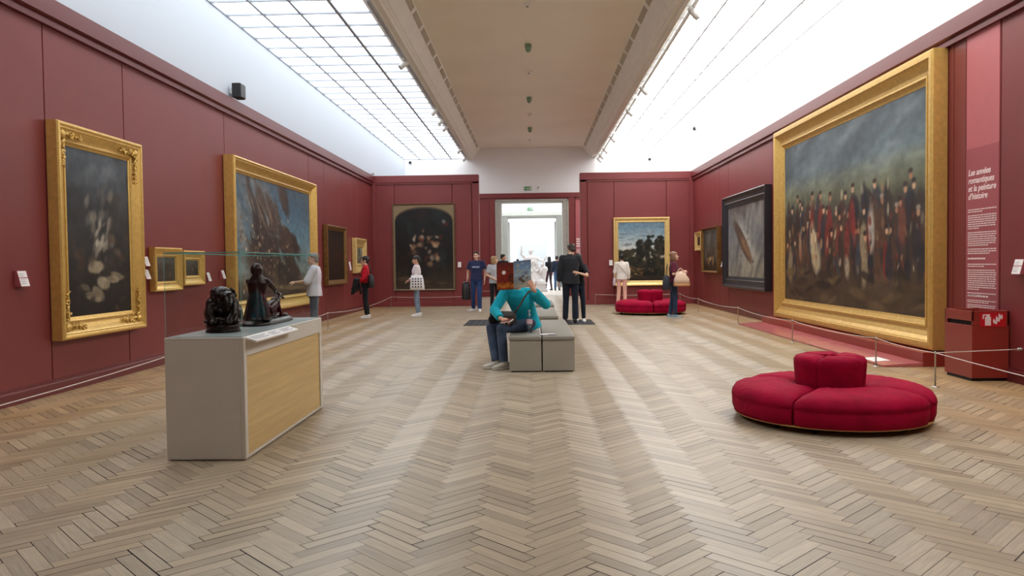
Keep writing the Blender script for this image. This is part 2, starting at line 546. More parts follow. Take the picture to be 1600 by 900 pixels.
DW, DH = 1.32, 4.05
def far_wall():
    m = M()
    T = .9
    m.box(-UX, UX, DY, DY + T, 4.42, CEILZ + .3, 0)
    for a, b in ((-WX, -2.28), (-2.27, -1.58), (1.58, 1.84), (1.85, WX)):
        m.box(a, b, DY, DY + T, 0, 4.42, 1)
    m.box(-1.58, 1.58, DY, DY + T, 4.16, 4.42, 1)
    m.box(-WX, WX, DY - .06, DY, 4.22, 4.42, 1)
    m.box(-1.82, -1.57, DY - .04, DY, 0, 4.22, 1); m.box(1.57, 1.82, DY - .04, DY, 0, 4.22, 1)
    return struct(m.obj('wall_back', [MT['white_bright'], MT['red_wall']], bevel=.005, seg=1), 'far wall, white above and red below, with the doorway', 'wall')
far_wall()
def door_case(name, y, w, h, ow, oh, T, mt, label):
    m = M()
    for sx in (-1, 1):
        a, b = sorted((sx * w, sx * ow)); m.box(a, b, y - .03, y + T + .03, 0, oh)
        a, b = sorted((sx * (ow - .07), sx * ow)); m.box(a, b, y - .055, y - .03, 0, oh)
    m.box(-w, w, y - .03, y + T + .03, h, oh)
    m.box(-ow, ow, y - .055, y - .03, oh - .07, oh)
    return struct(m.obj(name, mt, bevel=.008, seg=1), label, 'door')
door_case('door_1', DY, DW, DH, 1.57, 4.155, .9, MT['stone'], 'grey stone door case in the far red wall')

# ------------------------------------------------------------------ ceiling: laylights either side of a raised central vault
def beam(name, sx, label):
    prof = [(2.75, 5.92), (2.74, 5.86), (2.66, 5.86), (2.655, 5.90), (2.60, 5.90), (2.59, 5.885), (2.55, 5.89), (2.535, 5.93), (2.49, 5.955), (2.48, 5.985), (2.455, 5.99),
            (2.29, 6.25), (2.275, 6.262), (2.20, 6.355), (2.19, 6.37), (2.19, 6.6), (2.9, 6.6), (2.9, 5.97)]
    m = M()
    rs = [[(sx * x, y, z) for x, z in prof] for y in (BACKY, DY)]
    if sx < 0: rs = rs[::-1]
    m.rings(rs, True, False)
    return struct(m.obj(name, MT['moulding']), label, 'trim')
beam('trim_3', -1, 'plaster moulding along the left side of the central ceiling')
beam('trim_4', 1, 'plaster moulding along the right side of the central ceiling')
m = M(); m.box(-2.25, 2.25, BACKY, DY, CEILZ, CEILZ + .1); struct(m.obj('ceiling', MT['ceiling']), 'cream central ceiling between the laylights', 'ceiling')

def laylight(name, x0, x1, y0, y1, dx, dy, pane, bw, label, barm):
    root = bpy.data.objects.new(name, None); COL.objects.link(root)
    struct(root, label, 'skylight')
    m = M(); m.box(x0, x1, y0, y1, SKYZ + .04, SKYZ + .06)
    m.obj('glazing', pane, root)
    b = M()
    nx = int(round((x1 - x0) / dx)); ny = int(round((y1 - y0) / dy))
    for i in range(nx + 1):
        x = x0 + (x1 - x0) * i / nx
        w_ = bw * (1.5 if i == nx - 1 else 1.0)
        b.box(x - w_, x + w_, y0, y1, SKYZ, SKYZ + .04)
    for j in range(ny + 1):
        y = y0 + (y1 - y0) * j / ny
        b.box(x0, x1, y - bw, y + bw, SKYZ + .008, SKYZ + .04)
    b.obj('glazing_bars', barm, root)
    return root
laylight('window_1', -UX, -2.75, 2.5, DY, .66, .712, MT['pane_left'], .019, 'left laylight of frosted panes in a grid of bars', MT['bar'])
laylight('window_2', 2.75, UX, 2.5, DY, .66, .712, MT['pane_right'], .014, 'right bright laylight of frosted panes in thin bars', mat('glare-paled glazing bar', (.52, .54, .57), .5))  # same bars as on the left, glare put into their paler colour
m = M(); m.box(-UX, -2.75, BACKY, 2.5, SKYZ, SKYZ + .08); m.box(2.75, UX, BACKY, 2.5, SKYZ, SKYZ + .08)
struct(m.obj('ceiling_near', MT['white_wall']), 'plain white ceiling ends before the laylights', 'ceiling')

# ------------------------------------------------------------------ the rooms beyond the doorway
def further_rooms():
    y0, y1 = DY + .9, 46.0
    m = M(); m.box(-5.4, 5.4, y0, 75, -.05, 0); struct(m.obj('floor_far', mat('pale stone floor', srgb(196, 190, 180), .4)), 'pale floor of the rooms beyond', 'floor')
    m = M()
    for sx in (-1, 1):
        a, b = sorted((sx * 5.4, sx * 5.55)); m.box(a, b, y0, 75, 0, 6.2)
    struct(m.obj('wall_far_sides', MT['white_wall']), 'white side walls of the rooms beyond', 'wall')
    m = M(); m.box(-5.4, 5.4, y0, 75, 6.2, 6.3); struct(m.obj('ceiling_far', MT['white_wall']), 'white ceiling of the rooms beyond', 'ceiling')
    for k, (a, b) in enumerate(((y0 + .6, 45.4), (47.6, 68), (69.6, 74.5))):
        m = M(); m.box(-4.2, 4.2, a, b, 6.12, 6.16)
        struct(m.obj('window_%d' % (3 + k), MT['pane_far']), ('laylight of the first room beyond', 'laylight of the second room beyond', 'laylight of the last room beyond')[k], 'skylight')
    # second doorway wall: grey cladding below, white above
    m = M()
    T = .9
    m.box(-5.4, 5.4, y1, y1 + T, 4.45, 6.2, 0)
    for a, b in ((-5.4, -2.05), (-2.04, -1.78), (1.72, 2.0), (2.01, 5.4)):
        m.box(a, b, y1, y1 + T, 0, 4.45, 1)
    m.box(-1.78, 1.72, y1, y1 + T, 4.3, 4.45, 1)
    m.box(-5.4, 5.4, y1 - .06, y1, 4.27, 4.47, 1)
    struct(m.obj('wall_far_grey', [MT['white_wall'], MT['grey_panel']]), 'grey panelled wall of the first room beyond', 'wall')
    o = door_case('door_2', y1, 1.47, 4.16, 1.78, 4.34, .9, mat('dark grey stone', srgb(132, 134, 128), .6), 'grey door case leading to the last white rooms')
    # tall grey door leaves folded back behind that opening
    m = M(); m.box(-1.46, -1.38, y1 + .95, y1 + 2.1, 0, 3.95); m.box(1.38, 1.46, y1 + .95, y1 + 2.1, 0, 3.95)
    struct(m.obj('door_3', MT['grey_panel'], bevel=.01), 'grey door leaves folded back', 'door')
    m = M()
    y2 = 69.0
    m.box(-5.4, 5.4, y2, y2 + .5, 4.2, 6.2); m.box(-5.4, -1.3, y2, y2 + .5, 0, 4.2); m.box(1.3, 5.4, y2, y2 + .5, 0, 4.2)
    m.box(-1.75, 1.75, y2 - .08, y2, 4.2, 4.4)
    struct(m.obj('wall_far_white', MT['white_wall']), 'white wall with a doorway in the last room', 'wall')
    m = M(); m.box(-5.4, 5.4, 74.9, 75, 0, 6.2); struct(m.obj('wall_far_end', MT['white_wall']), 'white end wall', 'wall')
further_rooms()

# ------------------------------------------------------------------ paintings
def noise2(rng, h, w, cells, octaves=4, ax=1.0, ay=1.0):
    out = np.zeros((h, w)); amp = 1; tot = 0
    for o in range(octaves):
        c = cells * 2 ** o
        ny, nx = max(2, int(c * ay) + 2), max(2, int(c * ax) + 2)
        g = rng.random((ny, nx))
        y = np.linspace(0, ny - 1.001, h); x = np.linspace(0, nx - 1.001, w)
        yi = y.astype(int); xi = x.astype(int); fy = (y - yi)[:, None]; fx = (x - xi)[None, :]
        fy = fy * fy * (3 - 2 * fy); fx = fx * fx * (3 - 2 * fx)
        a = g[yi][:, xi]; b_ = g[yi][:, xi + 1]; c_ = g[yi + 1][:, xi]; d = g[yi + 1][:, xi + 1]
        out += amp * ((a * (1 - fx) + b_ * fx) * (1 - fy) + (c_ * (1 - fx) + d * fx) * fy)
        tot += amp; amp *= .5
    return out / tot

class Paint:
    def __init__(s, w, h, seed, res):
        s.rng = np.random.default_rng(seed)
        s.nx = max(24, int(w / res)); s.ny = max(24, int(h / res))
        s.asp = w / h
        s.u, s.v = np.meshgrid(np.linspace(0, 1, s.nx), np.linspace(0, 1, s.ny))
        s.c = np.zeros((s.ny, s.nx, 3))
    def lin(s, c): return np.array([x / 255 for x in c])          # mixed in display values, made linear at the end
    def vgrad(s, stops):
        vs = [a for a, _ in stops]
        for k in range(3):
            s.c[..., k] = np.interp(s.v, vs, [s.lin(c)[k] for _, c in stops])
    def mask(s, m_, col):
        m_ = np.clip(m_, 0, 1)[..., None]
        s.c = s.c * (1 - m_) + s.lin(col) * m_
    def daub(s, u, v, ru, rv, ang, col, op=1., soft=.5, wob=.25):
        n = getattr(s, '_n', None)
        if n is None:
            s._n = n = noise2(s.rng, s.ny, s.nx, 14, 4, s.asp ** .5, 1 / s.asp ** .5) - .5
        du = (s.u - u) * s.asp; dv = s.v - v
        ca, sa = math.cos(R(ang)), math.sin(R(ang))
        a = (du * ca + dv * sa) / (ru * s.asp); b = (-du * sa + dv * ca) / rv
        d = np.sqrt(a * a + b * b) + n * wob * 2
        s.mask(op * np.clip((1 - d) / max(soft, .05), 0, 1), col)
    def many(s, k, box, ru, rv, ang, cols, op=(.5, 1), soft=.5):
        for _ in range(k):
            r = s.rng.random(8)
            s.daub(box[0] + r[0] * (box[1] - box[0]), box[2] + r[1] * (box[3] - box[2]), ru[0] + r[2] * (ru[1] - ru[0]), rv[0] + r[3] * (rv[1] - rv[0]),
                   ang[0] + r[4] * (ang[1] - ang[0]), cols[int(r[5] * len(cols))], op[0] + r[6] * (op[1] - op[0]), soft, .3)
    def mottle(s, cells=10, amt=.15, ax=1., ay=1.):
        n = noise2(s.rng, s.ny, s.nx, cells, 5, ax, ay) - .5
        s.c = np.clip(s.c * (1 + n[..., None] * 2 * amt), 0, 1)
    def out(s):
        c = np.clip(s.c, 0, 1)
        return np.where(c <= .04045, c / 12.92, ((c + .055) / 1.055) ** 2.4)

def canvas_obj(name, P, w, h, parent, y=0., m_=None, x0=None, z0=0.):
    """flat painted cloth, lower edge at z0, centred on x, facing -y"""
    nx, ny = P.nx, P.ny
    x = (P.u - .5) * w; z = P.v * h + z0
    co = np.stack([x, np.full_like(x, y), z], -1).reshape(-1, 3)
    i = np.arange(nx * ny).reshape(ny, nx)
    f = np.stack([i[:-1, :-1], i[:-1, 1:], i[1:, 1:], i[1:, :-1]], -1).reshape(-1, 4)
    me = bpy.data.meshes.new(name)
    me.vertices.add(len(co)); me.vertices.foreach_set('co', co.ravel())
    me.loops.add(f.size); me.loops.foreach_set('vertex_index', f.ravel())
    me.polygons.add(len(f)); me.polygons.foreach_set('loop_start', np.arange(0, f.size, 4)); me.polygons.foreach_set('loop_total', np.full(len(f), 4))
    me.update()
    a = me.attributes.new('Col', 'FLOAT_COLOR', 'POINT')
    c = np.concatenate([P.out().reshape(-1, 3), np.ones((len(co), 1))], 1)
    a.data.foreach_set('color', c.ravel().astype(np.float32))
    me.materials.append(m_ or MT['canvas'])
    o = bpy.data.objects.new(name, me); COL.objects.link(o); o.parent = parent
    return o

PROF = {   # (share of width from the outer edge, height off the wall)
    'gilt': ((0, .0), (0, .85), (.05, .97), (.12, 1.), (.19, .97), (.22, .90), (.27, .90), (.34, .80), (.50, .62), (.66, .52), (.74, .50), (.76, .57), (.83, .60), (.87, .54), (.90, .46), (1., .40), (1., .30)),
    'plain': ((0, .0), (0, .92), (.1, 1.), (.35, .95), (.8, .6), (1., .5), (1., .2)),
    'big': ((0, .0), (0, .90), (.03, .97), (.09, .97), (.10, 1.), (.24, 1.), (.25, .93), (.30, .88), (.42, .70), (.58, .58), (.70, .55), (.71, .61), (.78, .62), (.79, .54), (.92, .42), (1., .38), (1., .25)),
    'black': ((0, .0), (0, .95), (.06, 1.), (.14, 1.), (.2, .9), (.3, .78), (.55, .66), (.6, .72), (.7, .7), (.74, .6), (1., .45), (1., .3)),
}
def frame_obj(w, h, fw, depth, prof, m_, parent, name='frame'):
    m = M()
    W2, H2 = w / 2, h / 2
    rs = []
    for sx, sz in ((-1, -1), (1, -1), (1, 1), (-1, 1)):
        rs.append([(sx * (W2 - t * fw), -d * depth, h / 2 + sz * (H2 - t * fw)) for t, d in PROF[prof]])
    K, n = 4, len(PROF[prof])
    vs = [p for r in rs for p in r]; fs = []
    for k in range(4):
        a, b = k * n, ((k + 1) % 4) * n
        for i in range(n - 1):
            fs.append((a + i, b + i, b + i + 1, a + i + 1))
        fs.append((a + n - 1, b + n - 1, b, a))
    m.add(vs, fs)
    return m.obj(name, m_, parent)

def picture(label, wall, a, b, z0, z1, fw, depth, prof, fm, painter, seed, res=.02, group=None, off=.012, name='framed_painting'):
    w, h = abs(b - a), z1 - z0
    mid = (a + b) / 2
    loc, rz = {'L': ((-WX + off, mid, z0), PI / 2), 'R': ((WX - off, mid, z0), -PI / 2), 'B': ((mid, PY - off, z0), 0)}[wall]
    t = thing(name, label, 'painting', loc, rz, group)
    fr = frame_obj(w, h, fw, depth, prof, MT[fm], t)
    cw, ch = w - 2 * fw + .03, h - 2 * fw + .03
    P = Paint(cw, ch, seed, res)
    painter(P)
    canvas_obj('canvas', P, cw, ch, t, -depth * .36, z0=fw - .015)
    m = M(); m.box(-w / 2 + fw * .5, w / 2 - fw * .5, -depth * .3, -.002, fw * .5, h - fw * .5)
    m.obj('backing_board', MT['thin_frame'], t)
    return t, fr

def p_rocks(P):       # dark slate ground with pale cliffs and stones
    P.vgrad([(0, (24, 22, 20)), (.25, (40, 36, 32)), (.5, (44, 46, 46)), (.8, (62, 70, 76)), (1, (70, 80, 88))])
    P.mottle(5, .35)
    P.many(26, (0, 1, .25, .75), (.1, .25), (.03, .09), (-30, 30), [(30, 30, 30), (46, 44, 42), (56, 50, 42)], (.4, .8), .8)
    P.many(12, (.3, .8, .78, 1.), (.1, .25), (.03, .06), (-10, 25), [(92, 100, 106), (80, 88, 96), (110, 116, 118)], (.3, .6), .9)
    P.many(26, (.28, .72, .32, .78), (.05, .11), (.015, .05), (40, 80), [(150, 142, 126), (124, 116, 102), (172, 164, 146), (96, 88, 78)], (.3, .65), .6)
    P.many(14, (.36, .62, .40, .60), (.04, .09), (.012, .035), (30, 85), [(186, 178, 160), (160, 150, 132)], (.4, .75), .5)
    P.many(9, (.2, .9, .10, .30), (.09, .19), (.02, .05), (-30, 10), [(150, 138, 112), (116, 104, 84), (170, 158, 130)], (.6, .95), .3)
    P.many(8, (.15, .85, .3, .5), (.06, .12), (.02, .04), (-30, 30), [(84, 62, 46), (70, 54, 44), (96, 84, 66)], (.4, .8), .6)
    P.many(12, (.1, .9, .02, .35), (.04, .1), (.015, .04), (-40, 40), [(36, 30, 26), (72, 50, 36), (50, 46, 40)], (.6, 1), .5)
    P.mottle(24, .16)
def p_storm(P):       # brown storm mass against blue sky, warm flecks below
    P.vgrad([(0, (74, 60, 50)), (.12, (84, 70, 58)), (.22, (128, 140, 138)), (.5, (92, 124, 138)), (.8, (66, 98, 120)), (1, (74, 98, 116))])
    P.mottle(4, .15)
    P.many(26, (.0, .45, .5, 1.), (.10, .24), (.04, .1), (-60, -35), [(128, 134, 134), (104, 108, 108), (146, 144, 134), (92, 96, 100)], (.4, .75), .9)
    P.many(40, (.16, .62, .08, .95), (.08, .16), (.05, .11), (-65, -35), [(66, 54, 48), (50, 42, 40), (80, 64, 54), (58, 48, 46)], (.6, .95), .5)
    P.many(40, (.3, .80, .12, .55), (.08, .16), (.05, .10), (-50, -20), [(60, 50, 46), (46, 39, 38), (72, 58, 50)], (.7, .95), .45)
    P.many(16, (.15, .45, .5, .85), (.03, .09), (.008, .02), (-65, -45), [(168, 158, 136), (150, 132, 104), (126, 116, 102)], (.4, .8), .8)
    P.many(190, (.06, .68, .02, .72), (.004, .016), (.008, .028), (-60, 40), [(176, 146, 110), (146, 112, 82), (98, 74, 60), (198, 178, 146), (84, 70, 64), (130, 100, 76)], (.35, .85), .6)
    P.many(14, (.05, .95, 0, .10), (.06, .16), (.02, .05), (-8, 8), [(56, 46, 40), (86, 70, 58)], (.6, .9), .6)
    P.mottle(34, .2)
def p_dark(P):
    P.vgrad([(0, (34, 22, 16)), (.5, (44, 28, 20)), (1, (34, 28, 24))])
    P.many(16, (.3, .8, .15, .8), (.05, .14), (.05, .14), (-40, 40), [(84, 36, 22), (62, 34, 22), (30, 22, 18), (96, 52, 30)], (.4, .8), .8)
    P.mottle(12, .25)
def p_pale(P):
    P.vgrad([(0, (86, 80, 62)), (.5, (120, 122, 112)), (1, (168, 172, 164))])
    P.many(10, (.3, .7, .1, .9), (.1, .2), (.08, .2), (-10, 10), [(90, 84, 70), (186, 186, 176), (60, 58, 50)], (.5, .8), .7)
    P.mottle(10, .15)
def p_small(P):
    P.vgrad([(0, (58, 48, 34)), (.5, (70, 66, 56)), (1, (94, 96, 92))])
    P.many(14, (.15, .85, .1, .7), (.06, .16), (.06, .16), (-40, 40), [(44, 36, 28), (110, 92, 66), (70, 56, 42), (30, 28, 26)], (.5, .9), .6)
    P.mottle(10, .2)
def p_arch(P):        # dark interior under a painted stone arch, a few warm lights
    P.vgrad([(0, (66, 54, 42)), (.14, (50, 42, 34)), (.35, (30, 26, 24)), (1, (28, 28, 30))])
    P.many(24, (.1, .9, .2, .9), (.06, .16), (.05, .14), (-40, 40), [(22, 22, 24), (38, 36, 38), (44, 34, 28), (34, 46, 46)], (.5, .9), .7)
    P.many(26, (.2, .75, .3, .62), (.025, .07), (.02, .05), (-70, 70), [(190, 150, 112), (150, 108, 76), (112, 70, 48), (96, 44, 34), (206, 180, 148)], (.35, .85), .6)
    P.many(8, (.28, .9, .5, .8), (.02, .045), (.02, .035), (-40, 40), [(160, 120, 88), (196, 170, 140), (120, 40, 32), (180, 176, 168)], (.4, .8), .5)
    P.many(10, (.1, .9, .04, .14), (.08, .2), (.01, .03), (-4, 4), [(86, 72, 54), (60, 48, 38)], (.5, .9), .6)
    P.mottle(20, .2)
    arch = np.where(np.abs(P.u - .5) < .475, .80 + .165 * np.sqrt(np.clip(1 - ((P.u - .5) / .475) ** 2, 0, 1)) ** .9, .0)
    P.mask((P.v - arch) * 90, (140, 122, 94))
    P.mask(np.clip(1 - np.abs(P.v - arch) * 60, 0, 1) * (P.v > .78), (92, 78, 58))
def p_landscape(P):   # evening sky above dark trees
    P.vgrad([(0, (42, 34, 26)), (.3, (70, 60, 44)), (.45, (206, 198, 176)), (.6, (188, 200, 200)), (.85, (122, 152, 168)), (1, (104, 136, 156))])
    P.many(16, (0, 1, .68, 1.), (.1, .22), (.012, .032), (-6, 8), [(108, 116, 122), (136, 142, 146), (170, 174, 172), (92, 100, 108)], (.4, .8), .9)
    P.many(7, (.15, .45, .6, .74), (.06, .14), (.015, .03), (-4, 18), [(128, 132, 132), (112, 116, 118)], (.5, .8), .8)
    P.many(60, (0, .5, .1, .52), (.06, .12), (.04, .08), (-30, 30), [(34, 36, 26), (44, 44, 30), (28, 28, 22), (52, 48, 34)], (.8, 1), .4)
    P.many(85, (.44, 1., .1, .66), (.05, .1), (.04, .08), (-30, 30), [(30, 30, 24), (40, 38, 28), (54, 48, 34), (26, 26, 22)], (.8, 1), .4)
    P.many(34, (.62, 1., .62, .755), (.03, .06), (.02, .04), (-30, 30), [(30, 32, 25), (40, 40, 30)], (.8, 1), .4)
    P.many(14, (.25, .6, .06, .22), (.04, .1), (.008, .02), (-8, 8), [(176, 128, 72), (142, 98, 58), (110, 86, 56)], (.5, .9), .7)
    P.many(22, (.15, .85, .15, .40), (.01, .03), (.015, .03), (-40, 40), [(120, 104, 76), (92, 78, 56), (160, 140, 108)], (.3, .7), .6)
    P.mottle(28, .16)
def p_crowd(P):       # dark rain sky, strip of sea, a throng in dark and pale clothes
    P.vgrad([(0, (66, 55, 42)), (.18, (74, 62, 48)), (.5, (66, 60, 52)), (.62, (104, 108, 86)), (.72, (114, 124, 112)), (.78, (94, 110, 116)), (1, (76, 90, 98))])
    P.mottle(5, .25, 1.4, .8)
    P.many(20, (0, 1, .74, 1.), (.08, .22), (.03, .07), (8, 24), [(82, 96, 106), (60, 70, 78), (128, 140, 146), (70, 80, 86)], (.35, .7), .9)
    P.many(120, (0, 1, .18, .56), (.018, .035), (.06, .13), (-10, 10), [(44, 40, 42), (58, 48, 42), (36, 38, 46), (82, 58, 44), (54, 60, 66), (70, 44, 40)], (.7, 1), .4)
    for k in range(40):
        r = P.rng.random(5)
        u = .02 + .96 * (k + .7 * r[0]) / 40; v = .34 + .30 * r[1]
        P.daub(u, v - .13, .020 + .011 * r[2], .125, -6 + 12 * r[3], [(46, 44, 52), (120, 44, 38), (60, 66, 76), (146, 132, 104), (54, 42, 36), (88, 62, 46)][int(r[4] * 6)], .9, .35)
        P.daub(u + .004, v + .016, .0115, .021, 0, [(196, 150, 116), (170, 122, 92), (206, 166, 132)][k % 3], .9, .35)
        P.daub(u + .003, v + .040, .014, .015, 0, [(40, 34, 32), (52, 40, 36), (60, 44, 36), (150, 140, 124)][int(r[2] * 4)], .9, .35)
    for u, v, w_, h_, c_ in ((.28, .36, .035, .16, (204, 190, 152)), (.31, .26, .05, .10, (190, 176, 138)), (.71, .40, .024, .15, (176, 178, 170)), (.55, .22, .022, .08, (170, 160, 138)), (.88, .42, .03, .15, (120, 70, 56)), (.16, .34, .02, .12, (168, 124, 92)), (.60, .40, .02, .11, (136, 50, 44))):
        P.daub(u, v, w_, h_, 4, c_, .85, .5)
    P.many(150, (0, 1, .12, .62), (.004, .012), (.012, .045), (-30, 30), [(150, 116, 86), (126, 60, 48), (84, 90, 98), (176, 164, 136), (60, 50, 46), (108, 84, 62)], (.35, .85), .5)
    P.many(40, (0, 1, .02, .2), (.03, .09), (.015, .04), (-15, 25), [(78, 62, 44), (50, 42, 34), (100, 84, 58), (36, 32, 30)], (.6, .95), .5)
    P.mottle(34, .16)
def p_boat(P):        # pale grey swell with a long brown hull going down across it
    P.vgrad([(0, (150, 144, 126)), (.3, (130, 130, 124)), (.6, (108, 112, 116)), (1, (104, 100, 98))])
    P.mottle(3, .3)
    P.many(20, (0, 1, 0, 1), (.12, .3), (.06, .14), (40, 75), [(146, 148, 144), (80, 86, 94), (116, 116, 114), (70, 74, 82)], (.3, .6), .9)
    P.many(8, (.55, .95, .7, 1), (.1, .2), (.08, .16), (50, 80), [(168, 166, 158), (140, 138, 132)], (.4, .7), .9)
    P.many(8, (.35, .85, .05, .3), (.12, .22), (.05, .1), (20, 70), [(176, 172, 158), (156, 152, 140)], (.4, .7), .9)
    P.daub(.50, .52, .40, .24, -33, (190, 188, 178), .85, .8)
    P.daub(.43, .49, .34, .125, -33, (84, 66, 54), 1., .3, .06)
    P.daub(.51, .41, .21, .085, -33, (146, 112, 82), .9, .5)
    P.many(40, (.30, .60, .28, .62), (.006, .02), (.008, .02), (-50, -20), [(150, 116, 84), (60, 46, 40), (172, 140, 106)], (.4, .9), .5)
    P.many(3, (.68, .76, .2, .25), (.02, .04), (.008, .014), (20, 40), [(60, 52, 46)], (.7, .9), .5)
    P.mottle(20, .12)
def p_waterfall(P):
    P.vgrad([(0, (40, 32, 26)), (.4, (66, 54, 44)), (.75, (82, 80, 76)), (1, (96, 98, 98))])
    P.many(16, (0, 1, .3, 1), (.08, .2), (.08, .2), (60, 110), [(62, 58, 56), (46, 40, 36), (104, 102, 98), (134, 132, 126)], (.4, .8), .8)
    P.many(10, (.25, .65, .15, .35), (.04, .09), (.03, .07), (-40, 60), [(196, 160, 96), (160, 124, 74), (210, 184, 128)], (.5, .9), .5)
    P.mottle(18, .2)

t, fr = picture('tall gilt framed painting of dark rocks, nearest on the left wall', 'L', 8.44, 10.30, .60, 3.07, .25, .14, 'gilt', 'gold', p_rocks, 3, .012)
def corner_ornament(fr, sx, sz, w, h, fw, d):
    rnd = random.Random(int(sx * 3 + sz * 5 + 20))
    m = M()
    cx, cz = sx * (w / 2 - fw * .55), h / 2 + sz * (h / 2 - fw * .55)
    for arm in (0, 1):
        for k in range(11):
            s_ = k / 10 * .36
            x = cx - (sx * s_ if arm == 0 else 0) + rnd.uniform(-.02, .02)
            z = cz - (sz * s_ if arm == 1 else 0) + rnd.uniform(-.02, .02)
            e = Euler((0, rnd.uniform(0, 3), 0)).to_matrix()
            m.ell((x, -d * .70, z), (.034 - .014 * k / 10, .022, .016), e, 8, 6)
            m.tube([(x, -d * .72, z), (x + rnd.uniform(-.05, .05), -d * .80, z + rnd.uniform(-.05, .05)), (x + rnd.uniform(-.06, .06), -d * .72, z + rnd.uniform(-.05, .05))], .008, 6)
    m.ell((cx, -d * .72, cz), (.05, .03, .05), None, 12, 8)
    m.obj('corner_ornament', MT['gold'], fr)
for sx in (-1, 1):
    for sz in (-1, 1):
        corner_ornament(fr, sx, sz, 1.86, 2.47, .25, .14)
picture('large gilt framed painting of a brown storm mass, behind the glass case on left wall', 'L', 13.36, 18.52, .52, 3.38, .27, .20, 'gilt', 'gold', p_storm, 12, .018)
picture('dark brown painting in dull ribbed frame, on left wall behind woman in red', 'L', 19.70, 21.78, .90, 2.48, .13, .12, 'plain', 'gold_dark', p_dark, 5, .02)
picture('small upright painting in wide bright gilt frame, last on the left wall', 'L', 22.85, 24.30, 1.18, 2.24, .30, .14, 'gilt', 'gold_pale', p_pale, 6, .03)
picture('small gilt framed painting beside white labels, nearer of the small pair on left wall', 'L', 10.66, 11.50, 1.07, 1.70, .14, .10, 'gilt', 'gold', p_small, 7, .015)
picture('small gilt framed painting, further of the small pair seen through the glass case', 'L', 11.57, 12.32, 1.13, 1.67, .15, .09, 'gilt', 'gold', p_small, 9, .015)
picture('tall dark painting with a painted arch in a thin brown frame, left end wall', 'B', -4.71, -2.59, .54, 3.47, .05, .05, 'plain', 'thin_frame', p_arch, 21, .018)
picture('gilt framed landscape with evening sky over dark trees, right end wall', 'B', 2.72, 4.59, .62, 2.90, .165, .11, 'gilt', 'gold_pale', p_landscape, 31, .014)
picture('huge gilt framed painting of a crowd under a dark sky, on right wall', 'R', 10.14, 16.72, .20, 4.12, .40, .20, 'big', 'gold', p_crowd, 41, .016)
picture('grey seascape with brown hull in black frame, on right wall', 'R', 17.46, 21.36, .70, 3.12, .30, .16, 'black', 'black_frame', p_boat, 51, .018)
picture('dark painting with yellow patch in thin gilt frame, right wall past the black frame', 'R', 22.08, 24.15, 1.07, 2.41, .055, .13, 'plain', 'gold_dark', p_waterfall, 61, .02)
picture('tiny gilt framed painting in the far right corner, last on right wall', 'R', 24.38, 25.24, 1.75, 2.35, .17, .10, 'gilt', 'gold_pale', p_dark, 71, .03)

# ------------------------------------------------------------------ labels and the printed text on the walls
def wall_label(label, wall, p, z, w=.12, h=.15, two=False, group=None):
    loc, rz = {'L': ((-WX, p, z), PI / 2), 'R': ((WX, p, z), -PI / 2), 'B': ((p, PY, z), 0)}[wall]
    t = thing('wall_label', label, 'label', loc, rz, group)
    m = M()
    m.add([(-w / 2, -.004, -h / 2), (w / 2, -.004, -h / 2), (w / 2, -.004, h / 2), (-w / 2, -.004, h / 2), (-w / 2, -.075, -h / 2), (w / 2, -.075, -h / 2), (w / 2, -.03, h / 2), (-w / 2, -.03, h / 2)],
          [(0, 1, 2, 3), (4, 7, 6, 5), (0, 4, 5, 1), (2, 6, 7, 3), (0, 3, 7, 4), (1, 5, 6, 2)])
    m.obj('holder', MT['pink_dark'], t)
    c = M()
    n = Vector((0, -h, .045)).normalized()
    def pt(x, s, o): return (x, -.075 + .045 * s - .0015 - o, -h / 2 + h * s)
    sheets = ((.03, .52), (.58, .97)) if two else ((.04, .96),)
    for a, b in sheets:
        c.add([pt(-w * .46, a, 0), pt(w * .46, a, 0), pt(w * .46, b, 0), pt(-w * .46, b, 0)], [(0, 1, 2, 3)])
    c.obj('card', MT['paper'], t)
    g = M()
    for k in range(6):
        s_ = .18 + .12 * k
        if two and .5 < s_ < .62: continue
        g.add([pt(-w * .38, s_, .001), pt(w * (.1 + .04 * (k % 4)), s_, .001), pt(w * (.1 + .04 * (k % 4)), s_ + .035, .001), pt(-w * .38, s_ + .035, .001)], [(0, 1, 2, 3)])
    g.obj('print_lines', MT['paper_grey'], t)
    return t
wall_label('white double wall label left of the nearest painting on the left wall', 'L', 7.93, 1.31, .15, .17, True)
wall_label('white wall label, upper of two right of the tall rocks painting', 'L', 10.52, 1.50, .13, .14)
wall_label('white wall label, lower of two right of the tall rocks painting', 'L', 10.53, 1.32, .13, .14)
wall_label('white wall label right of the small gilt pair, seen through the glass case', 'L', 12.56, 1.25)
wall_label('white wall label left of the large storm painting, seen through the glass case', 'L', 13.16, 1.28)
wall_label('white wall label left of the dark brown painting on left wall', 'L', 19.2, 1.31, .14, .18)
wall_label('white wall label beside the small upright gilt painting on left wall', 'L', 22.4, 1.40, .2, .26)
wall_label('white wall label right of the huge crowd painting, by right picture edge', 'R', 8.62, 1.30, .16, .17, True)
wall_label('white wall label between the tiny gilt painting and the thin framed one', 'R', 24.27, 1.50, .12, .16)
wall_label('white wall label under the tiny gilt painting in the right corner', 'R', 24.27, 1.22, .12, .16)
wall_label('white wall label between the thin framed painting and the black frame', 'R', 21.85, 1.33, .14, .18)
wall_label('white wall label right of the arch painting on left end wall', 'B', -2.46, 1.40, .12, .19)
wall_label('white wall label by the landscape, beside woman in white jacket', 'B', 2.63, 1.40, .12, .19)

